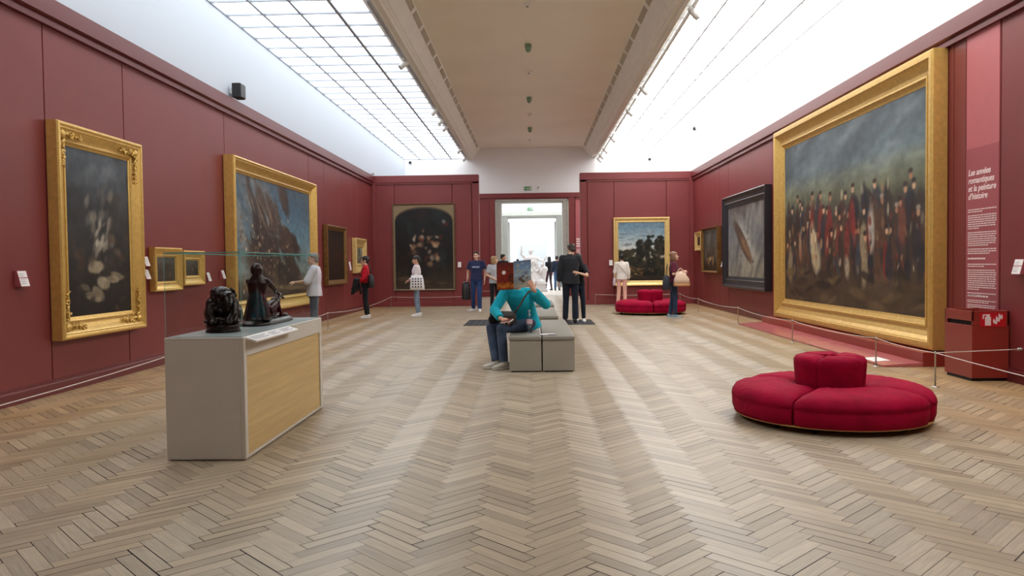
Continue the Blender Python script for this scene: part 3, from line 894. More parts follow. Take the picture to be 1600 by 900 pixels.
def text_panel():
    t = thing('text_panel', 'pink printed text panel with white lettering on the right wall', 'text panel', (WX, 9.385, 0), -PI / 2)
    m = M(); m.box(-.335, .335, -.006, -.001, .17, HZ - .3); m.obj('panel', MT['pink_panel'], t)
    m = M(); m.box(-.335, .335, -.008, -.006, .72, 2.74); m.obj('printed_block', MT['pink_dark'], t)
    for k, line in enumerate(('Les ann\u00e9es', 'romantiques', 'et la peinture', 'd\u2019histoire')):
        text_mesh('title_line', line, .105, MT['white_ink'], t, (-.285, -.0088, 2.41 - .097 * k), shear=.22, bold=.0018)
    rnd = random.Random(3)
    def block(m, z, n, size, lead, bold=False):
        for k in range(n):
            x = -.285
            end = .30 if k < n - 1 else rnd.uniform(-.1, .2)
            while x < end - .02:
                w_ = min(rnd.uniform(.018, .06), end - x)
                m.add([(x, -.0095, z), (x + w_, -.0095, z), (x + w_, -.0095, z + size), (x, -.0095, z + size)], [(0, 1, 2, 3)])
                x += w_ + .009
            z -= lead
        return z
    def paras(z, spec):
        for n, size, lead, gap in spec:
            m = M(); z = block(m, z, n, size, lead) - gap
            m.obj('paragraph', MT['white_ink'], t)
    paras(1.985, ((2, .012, .026, .02), (7, .012, .026, .025), (7, .012, .026, .02), (3, .012, .026, 0)))
    m = M(); block(m, 1.385, 1, .02, .03); m.obj('heading', MT['white_ink'], t)
    paras(1.32, ((2, .012, .026, .02), (10, .012, .026, .02), (2, .012, .026, 0)))
    m = M(); block(m, .93, 1, .02, .03); m.obj('heading', MT['white_ink'], t)
    paras(.88, ((2, .011, .022, .01), (4, .011, .022, 0)))
    return t
text_panel()
def far_panel():
    t = thing('text_panel', 'narrow pink text panel on the far red wall, right of the doorway', 'text panel', (2.06, DY - .002, 0), 0)
    m = M(); m.box(-.2, .2, -.008, -.001, .17, 4.1); m.obj('panel', MT['pink_panel'], t)
    m = M()
    rnd = random.Random(8)
    for k in range(4):
        m.box(-.17, .1 + rnd.uniform(-.05, .08), -.0105, -.009, 2.40 - k * .10, 2.46 - k * .10)
    m.obj('heading', MT['white_ink'], t)
    m = M()
    for k in range(26):
        if k in (8, 9, 17): continue
        m.box(-.17, .15 + rnd.uniform(-.05, .03), -.0105, -.009, 1.98 - k * .045, 1.998 - k * .045)
    m.obj('paragraph', MT['white_ink'], t)
far_panel()

# ------------------------------------------------------------------ display case with two bronzes
def display_case():
    x0, x1, y0, y1, H = -2.665, -2.085, 5.46, 7.50, .895
    L, Wd = y1 - y0, x1 - x0
    t = thing('display_case', 'grey display case with oak side panel and tall glass hood, left foreground', 'display case', ((x0 + x1) / 2, y0, 0))
    hx = Wd / 2
    m = M()
    m.box(-hx, hx - .03, 0, L, .012, H - .02)
    # raised surround round the oak panel on the right-hand side
    m.box(hx - .03, hx, 0, .055, .012, H - .02); m.box(hx - .03, hx, L - .075, L, .012, H - .02)
    m.box(hx - .03, hx, .055, L - .075, H - .14, H - .02); m.box(hx - .03, hx, .055, L - .075, .012, .03)
    m.box(-hx, hx, 0, L, H - .02, H)
    m.box(-hx + .02, hx - .02, .02, L - .02, 0, .012)
    m.obj('plinth', MT['plinth'], t, bevel=.003, seg=2)
    m = M(); m.box(hx - .029, hx - .010, .057, L - .077, .032, H - .142); m.obj('side_panel', MT['oak'], t)
    m = M(); m.box(-hx + .02, hx - .02, .02, L - .035, H, H + .006); m.obj('top_board', MT['plinth_top'], t)
    z0, z1, g = H + .002, 1.505, .008
    gx0, gx1, gy0, gy1 = -hx + .008, hx - .015, .008, L - .06
    def pane(a, b, c, d, e, f, edges, name='glass_pane'):
        m = M(); m.box(a, b, c, d, e, f)
        for k in edges: m.mi[k] = 1
        m.obj(name, [MT['glass'], MT['glass_edge']], t)
    # box face order: bottom, top, front(-y), back, left(-x), right
    pane(gx0, gx1, gy0, gy0 + g, z0, z1, (1, 4, 5))
    pane(gx0, gx1, gy1 - g, gy1, z0, z1, (1, 4, 5))
    pane(gx0, gx0 + g, gy0 + g, gy1 - g, z0, z1, (1,))
    pane(gx1 - g, gx1, gy0 + g, gy1 - g, z0, z1, (1,))
    pane(gx0, gx1, gy0, gy1, z1, z1 + g, (2, 3, 4, 5))
    # sloping label rail along the top of the right side
    m = M()
    ra, rb = .03, 1.02
    m.add([(hx - .005, ra, H + .002), (hx + .085, ra, H - .028), (hx + .085, rb, H - .028), (hx - .005, rb, H + .002),
           (hx - .005, ra, H - .012), (hx + .08, ra, H - .040), (hx + .08, rb, H - .040), (hx - .005, rb, H - .012)],
          [(0, 1, 2, 3), (4, 7, 6, 5), (0, 4, 5, 1), (2, 6, 7, 3), (1, 5, 6, 2), (0, 3, 7, 4)])
    ob = m.obj('label_rail', MT['paper'], t)
    m = M()
    for (a, b) in ((.06, .40), (.44, .66), (.70, .98)):
        for k in range(5):
            u0 = .02 + k * .011
            m.add([(hx - .005 + u0, a, H + .003 - u0 / 3), (hx + .001 + u0, a, H + .003 - (u0 + .006) / 3), (hx + .001 + u0, b - .05 * (k % 3), H + .003 - (u0 + .006) / 3), (hx - .005 + u0, b - .05 * (k % 3), H + .003 - u0 / 3)], [(0, 1, 2, 3)])
    m.obj('print_lines', MT['paper_grey'], ob)
    return t
display_case()

def bronze_beast():
    t = thing('bronze_sculpture', 'squat dark bronze of a hunched beast on a round base, nearer in the glass case', 'sculpture', (-2.41, 5.90, .901), R(15))
    m = M()
    m.lathe([(.0, 0), (.128, 0), (.132, .012), (.120, .022), (.126, .034), (.128, .050), (.118, .062), (.0, .064)], n=32, sy=1.1)
    m.obj('base', MT['bronze'], t)
    b = M()
    rnd = random.Random(2)
    b.ell((0, 0, .075), (.115, .12, .035), None)
    for k in range(14):
        a = rnd.uniform(0, 6.28); b.ell((.09 * math.cos(a), .1 * math.sin(a), .08 + rnd.uniform(0, .02)), (.035, .035, .025), None, 10, 6)
    b.ell((.0, .03, .19), (.105, .11, .12), Euler((R(18), 0, 0)).to_matrix())      # haunch and back
    b.ell((-.01, .01, .27), (.085, .095, .085), None)                                   # shoulders
    b.ell((.045, -.065, .265), (.055, .06, .052), None)                                # bowed head
    b.rcone((.05, -.09, .26), .038, (.06, -.145, .222), .024)                           # muzzle
    b.ell((.02, -.05, .315), (.018, .014, .022), None, 10, 6); b.ell((.085, -.05, .308), (.018, .014, .022), None, 10, 6)
    for sx in (-1, 1):
        b.rcone((.075 * sx, -.02, .22), .048, (.085 * sx, -.075, .14), .034)
        b.rcone((.085 * sx, -.075, .14), .034, (.055 * sx, -.11, .088), .03)            # fore legs
        b.ell((.055 * sx, -.125, .085), (.03, .04, .02), None, 10, 6)
        b.ell((.095 * sx, .04, .14), (.05, .085, .075), None)                          # thighs
        b.ell((.105 * sx, -.05, .085), (.032, .06, .022), None, 10, 6)
    for k in range(60):
        a = rnd.uniform(0, 6.28); h = rnd.uniform(.15, .33); r = .105 * math.sqrt(max(.05, 1 - ((h - .2) / .16) ** 2))
        b.ell((r * math.cos(a), .02 + r * math.sin(a), h), (.016, .016, .022), None, 8, 6)
    b.fused('figure', MT['bronze'], t, .005, 2)
bronze_beast()

def bronze_group():
    t = thing('bronze_sculpture', 'dark bronze of cloaked hunter and hounds on long base, further in the glass case', 'sculpture', (-2.38, 6.66, .901), 0)
    t.scale = (1.1, 1.3, 1.1)
    m = M()
    m.loft([((.0, .12, 0), (.13, 0, 0), (0, .36, 0)), ((.0, .12, .022), (.125, 0, 0), (0, .355, 0)), ((.0, .12, .026), (.11, 0, 0), (0, .34, 0)), ((.0, .12, .04), (.10, 0, 0), (0, .33, 0))], 32, pw=3)
    m.obj('base', MT['bronze'], t)
    rnd = random.Random(9)
    b = M()
    for k in range(26):
        b.ell((rnd.uniform(-.08, .08), rnd.uniform(-.17, .4), .045), (rnd.uniform(.02, .05), rnd.uniform(.03, .06), rnd.uniform(.012, .03)), None, 10, 6)
    b.loft([((-.01, -.08, .04), (.085, 0, 0), (0, .085, 0)), ((-.01, -.08, .12), (.07, 0, 0), (0, .07, 0)), ((0, -.07, .24), (.065, 0, 0), (0, .06, 0)), ((0, -.06, .33), (.08, 0, 0), (0, .06, 0)), ((0, -.06, .385), (.045, 0, 0), (0, .045, 0))], 20)
    for k in range(9):
        a = -1.2 + k * .55
        b.rcone((.03 * math.cos(a), -.08 + .03 * math.sin(a), .33), .012, (.088 * math.cos(a), -.08 + .088 * math.sin(a), .05), .022, 8)
    b.ell((.005, -.05, .425), (.036, .042, .05), None)                                   # hooded head
    b.ell((.0, -.075, .43), (.045, .045, .055), None)
    b.rcone((.005, -.008, .42), .012, (.007, .008, .412), .006, 8)
    b.rcone((.07, -.05, .34), .026, (.09, .05, .28), .02); b.rcone((.09, .05, .28), .02, (.06, .13, .25), .015)   # arm reaching
    b.rcone((-.07, -.05, .34), .026, (-.085, .03, .26), .02); b.rcone((-.085, .03, .26), .02, (-.03, .10, .27), .015)
    b.tube([(.03, -.02, .36), (.03, .36, .20)], .007, 8)                                 # spear
    b.ell((.03, .38, .19), (.012, .03, .012), None, 8, 6)
    for (bx, by, s_, tilt) in ((.03, .14, 1., 20), (-.045, .28, .9, 8)):                  # two hounds
        e = Euler((R(tilt), 0, 0)).to_matrix()
        b.ell((bx, by, .13), (.035 * s_, .10 * s_, .045 * s_), e)
        b.ell((bx, by + .085 * s_, .155), (.032 * s_, .045 * s_, .045 * s_), None)
        b.rcone((bx, by + .10, .165), .024 * s_, (bx, by + .15, .21), .02 * s_)
        b.ell((bx, by + .165, .215), (.02, .034, .02), None)
        b.rcone((bx, by + .18, .213), .014, (bx, by + .215, .205), .01, 8)
        for sx in (-1, 1):
            b.rcone((bx + .02 * sx, by + .09, .13), .016, (bx + .022 * sx, by + .12, .085), .012, 8)
            b.rcone((bx + .022 * sx, by + .12, .085), .012, (bx + .022 * sx, by + .10 + .03 * sx, .045), .010, 8)
            b.rcone((bx + .02 * sx, by - .08, .12), .02, (bx + .022 * sx, by - .05, .08), .013, 8)
            b.rcone((bx + .022 * sx, by - .05, .08), .013, (bx + .022 * sx, by - .09, .045), .010, 8)
        b.tube([(bx, by - .09, .14), (bx, by - .14, .17), (bx, by - .16, .22)], [.01, .008, .005], 8)
    b.fused('figure', MT['bronze'], t, .005, 2)
bronze_group()

# ------------------------------------------------------------------ velvet round sofas
def round_sofa(loc, rz, label, size):
    t = thing('round_sofa', label, 'sofa', loc, rz, None)
    t.scale = (size,) * 3
    rnd = random.Random(11)
    def seat(a0, a1):
        m = M()
        na, prof = 20, [(.30, .10), (.30, .30), (.32, .345), (.42, .372), (.58, .382), (.74, .374), (.86, .350), (.925, .318), (.955, .27), (.962, .235), (.950, .226), (.958, .215), (.955, .12), (.935, .065), (.90, .06), (.30, .06)]
        rs = []
        for i in range(na + 1):
            a = a0 + (a1 - a0) * i / na
            e = min(i, na - i) / na
            k = .90 + .10 * min(1, (e / .09)) ** .5
            ring = []
            for r, z in prof:
                zz = z if z < .24 else .24 + (z - .24) * (.55 + .45 * min(1, (e / .13)) ** .5) + (.008 * math.sin(a * 46 + r * 9) * (1 - abs(r - .62) / .35) if .35 < r < .95 else 0)
                rr = r if r < .7 else .7 + (r - .7) * k
                ring.append((rr * math.cos(a), rr * math.sin(a), zz))
            rs.append(ring)
        m.rings(rs, True, True)
        s_ = m.obj('seat_cushion', MT['velvet'], t)
        # piping seam under the rolled edge
        m = M(); m.tube([((.957 - .02 * (1 - min(1, min(i, 20 - i) / 2))) * math.cos(a0 + (a1 - a0) * i / 20), (.957 - .02 * (1 - min(1, min(i, 20 - i) / 2))) * math.sin(a0 + (a1 - a0) * i / 20), .226) for i in range(1, 20)], .005, 6)
        m.obj('piping', MT['velvet'], s_)
    g = .012
    for k in range(4):
        a = k * PI / 2 + R(49)
        seat(a + g, a + PI / 2 - g)
    # centre drum of four quarters
    for k in range(4):
        a0, a1 = k * PI / 2 + R(49) + .006, (k + 1) * PI / 2 + R(49) - .006
        m = M()
        rs = []
        for r, z in ((.02, .2), (.325, .2), (.330, .34), (.346, .55), (.345, .60), (.322, .632), (.262, .650), (.16, .648), (.06, .632), (.02, .618)):
            ring = []
            for i in range(15):
                a = a0 + (a1 - a0) * i / 14
                e = min(i, 14 - i) / 14
                zz = z - (.024 * max(0, 1 - e / .14) if z > .56 else 0)
                rr = r * (1 - .02 * max(0, 1 - e / .12))
                ring.append((rr * math.cos(a), rr * math.sin(a), zz))
            ring.append((.006 * math.cos((a0 + a1) / 2), .006 * math.sin((a0 + a1) / 2), z))
            rs.append(ring)
        m.rings(rs, True, True)
        m.obj('backrest_cushion', MT['velvet'], t)
    m = M(); m.ell((0, 0, .632), (.028, .028, .018), None, 14, 8); m.obj('button', MT['velvet'], t)
    m = M(); m.lathe([(.0, .052), (.90, .052), (.935, .056), (.938, .064), (.92, .068), (0, .068)], n=72); m.obj('base_ring', MT['braid'], t)
    for k in range(8):
        a = k * PI / 4 + R(15 if k % 2 else 33)
        m = M(); x, y = .80 * math.cos(a), .80 * math.sin(a)
        m.lathe([(0, 0), (.020, 0), (.028, .01), (.028, .045), (.034, .054), (0, .054)], (x, y, 0), 14)
        m.obj('foot', MT['rubber'], t)
    return t
round_sofa((2.625, 6.86, 0), R(0), 'crimson velvet round sofa with central drum back, right foreground', .872)
round_sofa((3.20, 21.05, 0), R(38), 'crimson velvet round sofa far off, before the landscape on right end wall', 1.0)

# ------------------------------------------------------------------ benches
def bench(x0, x1, y0, y1, label, h=.465):
    t = thing('bench', label, 'bench', ((x0 + x1) / 2, y0, 0), 0, None)
    L = y1 - y0; w = (x1 - x0) / 2
    for a, b in ((-w, -.004), (.004, w)):
        m = M(); m.box(a + .004, b - .004, .006, L - .006, .015, h - .065)
        m.obj('body', MT['bench'], t, bevel=.004)
        m = M(); m.box(a, b, 0, L, h - .063, h)
        c = m.obj('seat_pad', MT['leather'], t, bevel=.022, seg=4)
        for p in c.data.polygons: p.use_smooth = True
        m = M(); m.box(a + .03, b - .03, .03, L - .03, 0, .015); m.obj('plinth_foot', MT['rubber'], t)
    return t
bench(-.315, .535, 9.88, 12.75, 'grey two-part bench with padded top, nearest, under the seated reader')
bench(-.36, .455, 13.7, 16.4, 'grey padded bench directly behind the nearest bench')
bench(-.33, .48, 17.4, 19.8, 'grey padded bench furthest off, behind the man in the dark suit')

def bottle():
    t = thing('water_bottle', 'clear plastic water bottle standing on the bench beside the reader', 'bottle', (-.05, 10.35, .466))
    m = M()
    m.lathe([(.0, .004), (.036, 0), (.042, .008), (.042, .05), (.039, .056), (.042, .062), (.042, .088), (.039, .094), (.042, .10), (.042, .115), (.0405, .118), (.0405, .185), (.042, .188), (.041, .205), (.034, .235), (.022, .262), (.0145, .275), (.0145, .292), (.0, .293)], n=24)
    m.obj('body', glass_mat('bottle plastic', (.80, .87, .92), .10, .05), t)
    m = M(); m.lathe([(.0, .01), (.034, .008), (.0395, .016), (.0395, .112), (0, .113)], n=24); m.obj('water', glass_mat('water', (.70, .80, .86), .08, .05), t)
    m = M(); m.lathe([(.0412, .122), (.0414, .124), (.0414, .182), (.0412, .184)], n=24); m.obj('label_wrap', mat('pink bottle label', srgb(222, 186, 194), .4), t)
    m = M(); m.lathe([(0, .288), (.0165, .288), (.0170, .305), (.015, .308), (0, .308)], n=20); m.obj('cap', mat('pale blue cap', srgb(196, 214, 226), .4), t)
bottle()
def leaflet():
    t = thing('leaflet', 'folded white leaflet lying on the front of the nearest bench', 'leaflet', (.19, 10.05, .4665), R(8))
    m = M()
    for k in range(2):
        z = .002 + k * .004
        m.add([(-.10, -.07, z), (.10, -.07, z + .001), (.10, .07, z + .003), (-.10, .07, z + .001), (-.10, -.07, z + .0012), (.10, -.07, z + .0022), (.10, .07, z + .0042), (-.10, .07, z + .0022)],
              [(0, 3, 2, 1), (4, 5, 6, 7), (0, 1, 5, 4), (1, 2, 6, 5), (2, 3, 7, 6), (3, 0, 4, 7)])
    m.obj('sheets', MT['paper'], t)
    m = M(); m.box(.0, .10, -.068, -.02, .0098, .0101); m.obj('dark_print', mat('dark blue print', srgb(42, 46, 70), .5), t)
leaflet()

# ------------------------------------------------------------------ low platform under the big painting, fire point, floor grates
def platform():
    t = thing('platform', 'low red platform under the huge crowd painting, right wall', 'platform', (WX - .012, 13.55, 0), 0)
    m = M()
    m.add([(-.86, -3.5, .0), (-.86, 3.5, .0), (-.86, 3.5, .028), (-.86, -3.5, .028), (-.34, -3.5, .0), (-.34, 3.5, .0), (-.34, 3.5, .055), (-.34, -3.5, .055)],
          [(0, 3, 2, 1), (3, 7, 6, 2), (0, 4, 7, 3), (1, 2, 6, 5), (4, 5, 6, 7), (0, 1, 5, 4)])
    m.obj('sloping_board', MT['red_slab'], t, bevel=.003)
    m = M(); m.box(-.35, -.02, -3.5, 3.48, 0, .185); m.obj('step_block', MT['red_box'], t, bevel=.004)
    m = M(); m.add([(-.82, -3.15, .0315), (-.60, -3.15, .0430), (-.60, -2.75, .0430), (-.82, -2.75, .0315)], [(0, 1, 2, 3)])
    m.obj('text_sheet', MT['paper'], t)
platform()

def fire_point():
    t = thing('extinguisher_box', 'red metal box with a slot and fire extinguisher sign, right wall', 'fire box', (5.18, 9.115, 0), 0)
    m = M()
    X, Y, H = .205, .29, .80
    m.box(-X, X, -Y, Y, .035, H - .165)
    m.box(-X, X, -Y, -Y + .02, H - .165, H); m.box(-X, X, Y - .02, Y, H - .165, H); m.box(X - .02, X, -Y, Y, H - .165, H)
    m.box(-X, -X + .02, -Y, Y, H - .115, H)
    m.box(-X, -X + .02, Y - .05, Y, H - .165, H - .115)
    m.obj('cabinet', MT['red_box'], t, bevel=.004)
    m = M(); m.box(-X + .03, X - .021, -Y + .021, Y - .021, H - .164, H - .06); m.obj('slot', MT['slot'], t)
    m = M(); m.box(-X + .02, X - .02, -Y + .03, Y - .02, 0, .035); m.obj('toe_base', MT['rubber'], t)
    s_ = M(); s_.box(-.12, .165, -Y - .004, -Y - .0005, H - .18, H - .02); sg = s_.obj('sign', MT['sign_red'], t)
    m = M()
    y0, y1 = -Y - .0065, -Y - .0042
    m.box(-.065, .0, y0, y1, H - .165, H - .065); m.box(-.05, -.015, y0, y1, H - .065, H - .05)      # extinguisher
    m.box(-.085, -.01, y0, y1, H - .05, H - .038); m.box(-.092, -.078, y0, y1, H - .09, H - .04)
    m.obj('extinguisher_symbol', MT['white_ink'], sg)
    for k in range(3):                                                                                # flames
        m = M(); x = .045 + k * .03; z = H - .135 + k * .028
        pts = [(x - .018, z), (x + .02, z - .018), (x + .028, z + .018), (x + .012, z + .045), (x + .008, z + .02), (x - .014, z + .05), (x - .022, z + .02)]
        m.add([(a, y1, b) for a, b in pts] + [(a, y0, b) for a, b in pts], [tuple(range(7))[::-1], tuple(range(7, 14))] + [(i, (i + 1) % 7, 7 + (i + 1) % 7, 7 + i) for i in range(7)])
        m.obj('flame_symbol', MT['white_ink'], sg)
fire_point()

def grate(x0, x1, y0, y1, label):
    t = thing('floor_grate', label, 'grate', ((x0 + x1) / 2, (y0 + y1) / 2, 0))
    a, b = (x1 - x0) / 2, (y1 - y0) / 2
    m = M()
    m.box(-a, a, -b, -b + .03, .0005, .008); m.box(-a, a, b - .03, b, .0005, .008); m.box(-a, -a + .03, -b, b, .0005, .008); m.box(a - .03, a, -b, b, .0005, .008)
    m.obj('rim', MT['dark_metal'], t)
    m = M()
    for k in range(int(2 * b / .05)):
        y = -b + .04 + k * .05
        m.box(-a + .03, a - .03, y - .009, y + .009, .0005, .006)
    for k in range(5):
        x = -a + 2 * a * (k + .5) / 5
        m.box(x - .008, x + .008, -b, b, .0005, .0055)
    m.obj('slats', mat('grey iron slats', srgb(86, 90, 94), .5, metal=.4), t)
    m = M(); m.box(-a, a, -b, b, .0002, .0006); m.obj('void', MT['slot'], t)
grate(-1.60, -.90, 17.45, 19.25, 'dark metal floor grate left of the benches')
grate(.72, 1.42, 17.45, 18.95, 'dark metal floor grate under the couple, right of the benches')

# ------------------------------------------------------------------ barrier posts and cords
def post(x, y, label, h=.385, group=None):
    t = thing('barrier_post', label, 'barrier post', (x, y, 0), 0, group)
    m = M(); m.lathe([(0, 0), (.045, 0), (.045, .006), (.012, .010), (.009, .014), (0, .014)], n=16); m.obj('foot_plate', MT['steel'], t)
    m = M(); m.lathe([(0, .008), (.0085, .008), (.0085, h - .02), (.012, h - .018), (.012, h), (.008, h + .006), (0, h + .006)], n=12); m.obj('stem', MT['steel'], t)
    return t
def cord(name, pts, label, sag=.03, r=.0055):
    t = thing(name, label, 'rope barrier', (pts[0][0], pts[0][1], 0))
    o = Vector(t.location)
    for p, q in zip(pts[:-1], pts[1:]):
        p, q = Vector(p) - o, Vector(q) - o
        sg = sag * (q - p).length / 4
        out = []
        for k in range(11):
            s_ = k / 10
            c = p.lerp(q, s_); c.z -= sg * 4 * s_ * (1 - s_); out.append(c)
        m = M(); m.tube(out, r, 6); m.obj('cord', MT['cord'], t)
    return t
PH = .375
LP = [(-4.50, 5.1, 'slim steel barrier post left of the frame, first along the left wall'), (-4.52, 10.75, 'slim steel barrier post behind the glass case, left wall'),
      (-4.50, 16.7, 'slim steel barrier post right of the glass case, along left wall'), (-4.62, 24.9, 'slim steel barrier post in the left far corner, by the arch painting'),
      (-1.95, 24.95, 'slim steel barrier post at the opening end of the left end wall')]
RP = [(4.37, 8.45, 'slim steel barrier post nearest on the right, beside the fire box'), (4.46, 10.1, 'slim steel barrier post at the near end of the red platform'),
      (4.42, 13.2, 'slim steel barrier post before the middle of the red platform'), (4.52, 17.05, 'slim steel barrier post at the far end of the red platform'),
      (4.56, 21.3, 'slim steel barrier post before the black framed seascape'), (4.75, 24.9, 'slim steel barrier post in the right far corner'), (2.03, 25.0, 'slim steel barrier post left of the landscape, at the opening')]
for x, y, lb in LP[1:]: post(x, y, lb)
for x, y, lb in RP: post(x, y, lb)
cord('rope_barrier', [(-4.48, 1.5, PH)] + [(x, y, PH) for x, y, _ in LP[1:]], 'pale cord strung along the left wall and left end wall', .05)
cord('rope_barrier', [(x, y, PH) for x, y, _ in RP], 'pale cord strung along the right wall past the red platform', .05)
cord('rope_barrier', [(4.37, 8.45, PH), (WX - .03, 8.62, .385)], 'short pale cord from nearest right post to the wall knob', .0)
cord('rope_barrier', [(4.37, 8.45, PH), (4.40, 2.0, PH)], 'pale cord running towards the camera from nearest right post', .03)
t = thing('wall_anchor', 'small steel knob on the right wall holding the short cord', 'knob', (WX, 8.62, .385))
m = M(); m.cyl((0, 0, 0), (-.025, 0, 0), .02, .014, 14); m.obj('rosette', MT['steel'], t)
m = M(); m.ell((-.034, 0, 0), (.018, .018, .018), None, 12, 8); m.obj('knob', MT['steel'], t)
cord('rope_barrier', [(-1.48, 29.3, PH), (-2.3, 29.3, PH)], 'short pale cord beyond the left end wall', .02)
post(-1.48, 29.3, 'slim steel barrier post beyond the opening, left of the far door')

# ------------------------------------------------------------------ ceiling fittings
def vent(sx, y, label, group):
    """slot grille lying in the sloping face of the moulding"""
    p0, p1 = Vector((sx * 2.273, 0, 6.262)), Vector((sx * 2.205, 0, 6.348))
    d = (p1 - p0); u = d.normalized(); nrm = Vector((-sx * abs(d.z), 0, -abs(d.x))).normalized()
    c = (p0 + p1) / 2 + nrm * .004
    t = thing('vent_grille', label, 'vent', (c.x, y, c.z), 0, group)
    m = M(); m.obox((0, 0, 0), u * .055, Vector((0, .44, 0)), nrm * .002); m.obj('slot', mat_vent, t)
    m = M()
    for k in range(23):
        m.obox(nrm * .004 + Vector((0, -.42 + k * .038, 0)), u * .05, Vector((0, .009, 0)), nrm * .003)
    m.obj('slats', mat_slat, t)
    return t
mat_vent = mat('shaded vent slot', srgb(150, 142, 128), .8)  # flat plate coloured for the shade inside the slots
mat_slat = mat('vent slats', srgb(206, 198, 182), .7)
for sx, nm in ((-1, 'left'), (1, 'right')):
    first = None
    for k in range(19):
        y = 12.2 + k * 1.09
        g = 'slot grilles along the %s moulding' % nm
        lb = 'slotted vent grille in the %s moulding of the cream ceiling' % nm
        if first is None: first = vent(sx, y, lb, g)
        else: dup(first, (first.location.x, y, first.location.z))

def ceiling_unit(y, label):
    t = thing('ceiling_sensor', label, 'sensor', (-.04, y, CEILZ))
    m = M(); m.lathe([(0, -.02), (.075, -.02), (.085, -.01), (.085, 0), (0, 0)], n=20); m.obj('collar', MT['white_metal'], t)
    m = M(); m.lathe([(0, -.20), (.03, -.195), (.06, -.16), (.075, -.10), (.078, -.03), (.07, -.02), (0, -.02)], n=20); m.obj('dome', MT['lens_green'], t)
def ceiling_disc(y, label):
    t = thing('ceiling_disc', label, 'smoke detector', (-.04, y, CEILZ))
    m = M(); m.lathe([(0, -.05), (.05, -.048), (.085, -.03), (.10, -.008), (.10, 0), (0, 0)], n=22); m.obj('housing', MT['moulding'], t)
    m = M(); m.lathe([(0, -.066), (.02, -.066), (.025, -.05), (0, -.05)], n=12); m.obj('sensor_cap', mat('grey cap', srgb(120, 116, 108), .5), t)
for y, w_ in ((17.5, 'nearest'), (23.0, 'middle'), (28.1, 'furthest')): ceiling_unit(y, 'green tinted ceiling sensor, %s of three on the cream ceiling' % w_)
for y, w_ in ((14.85, 'nearest of four on the cream ceiling'), (20.0, 'second from the camera on the cream ceiling'), (25.6, 'third from the camera on the cream ceiling'), (30.9, 'last before the far white wall')): ceiling_disc(y, 'round pale smoke detector, ' + w_)

def track(sx, label):
    m = M()
    x = sx * (2.70 if sx < 0 else 2.84)
    for a, b in ((12.9, 20.6), (20.9, 26.2), (26.5, 32.6)) if sx > 0 else ((12.9, 32.6),):
        m.box(x - .022, x + .022, a, b, 5.80, 5.835); m.box(x - .012, x + .012, a, b, 5.835, 5.88)
    return struct(m.obj('trim_%d' % (5 if sx < 0 else 6), MT['white_metal'] if sx > 0 else MT['bar']), label, 'lighting track')
track(-1, 'lighting track along the left moulding'); track(1, 'white lighting track along the right moulding')
def spot(sx, y, aim, label):
    x = sx * (2.70 if sx < 0 else 2.84)
    t = thing('spotlight', label, 'spotlight', (x, y, 5.80))
    m = M(); m.box(-.02, .02, -.10, .10, -.035, 0); m.obj('track_adapter', MT['white_metal'], t, bevel=.004)
    d = Vector(aim).normalized()
    c = Vector((0, 0, -.13))
    m = M(); m.cyl((0, 0, -.03), (0, 0, -.10), .01, None, 8); m.obj('arm', MT['white_metal'], t)
    m = M(); m.cyl(c - d * .10, c + d * .10, .055, .065, 18); m.cyl(c - d * .14, c - d * .10, .035, .05, 18); m.obj('lamp_head', MT['white_metal'], t)
    m = M(); m.cyl(c + d * .101, c + d * .104, .055, .055, 18); m.obj('lens', MT['dark_metal'], t)
for y, w_ in ((16.45, 'nearest on the left track'), (21.6, 'second on the left track, before a close pair'), (23.1, 'first of the close pair on the left track'), (24.2, 'second of the close pair on the left track'), (29.0, 'second last on the left track'), (31.2, 'last on the left track by the far wall')):
    spot(-1, y, (-.6, .1 if y > 20 else -.2, -.5), 'white spotlight, ' + w_)
for y, w_ in ((13.45, 'nearest on the right track'), (19.4, 'second on the right track'), (22.2, 'third on the right track'), (26.9, 'fourth on the right track'), (29.6, 'fifth on the right track'), (31.2, 'sixth on the right track'), (32.2, 'last on the right track by the far wall')):
    spot(1, y, (.6, .15, -.5), 'white spotlight, ' + w_)

def wall_speaker():
    t = thing('wall_speaker', 'small black loudspeaker on the white wall above the left cornice', 'speaker', (-UX, 13.95, 4.60), PI / 2)
    m = M(); m.box(-.03, .03, -.08, 0, -.04, .04); m.obj('bracket', MT['white_metal'], t)
    m = M(); m.box(-.13, .13, -.23, -.07, -.13, .13); m.obj('cabinet', MT['rubber'], t, bevel=.015, seg=3)
    m = M(); m.box(-.11, .11, -.236, -.23, -.11, .11); m.obj('grille', MT['dark_metal'], t)
wall_speaker()
def dome(name, loc, label, d):
    t = thing('dome_camera', label, 'camera', loc)
    m = M(); d = Vector(d); m.cyl((0, 0, 0), d * .05, .07, .07, 16); m.obj('mount', MT['white_metal'], t)
    m = M(); m.ell(d * .07, (.065, .065, .065), None, 16, 10); m.obj('dome', MT['dark_metal'], t)
dome('c', (-5.19, DY, 5.80), 'small dark dome camera on the white far wall, left under the laylight', (0, -1, 0))
dome('c', (5.03, DY, 5.78), 'small dark dome camera on the white far wall, right under the laylight', (0, -1, 0))
dome('c', (UX, 25.6, 5.78), 'small dark dome camera on the right white wall', (-1, 0, 0))
t = thing('sensor_box', 'small white box on the cornice in the left far corner', 'sensor', (-5.28, 25.6, HZ))
m = M(); m.box(-.06, .06, -.05, .05, 0, .10); m.obj('case', MT['white_metal'], t, bevel=.01)
m = M(); m.box(-.03, .03, -.056, -.05, .02, .05); m.obj('lens', MT['dark_metal'], t)

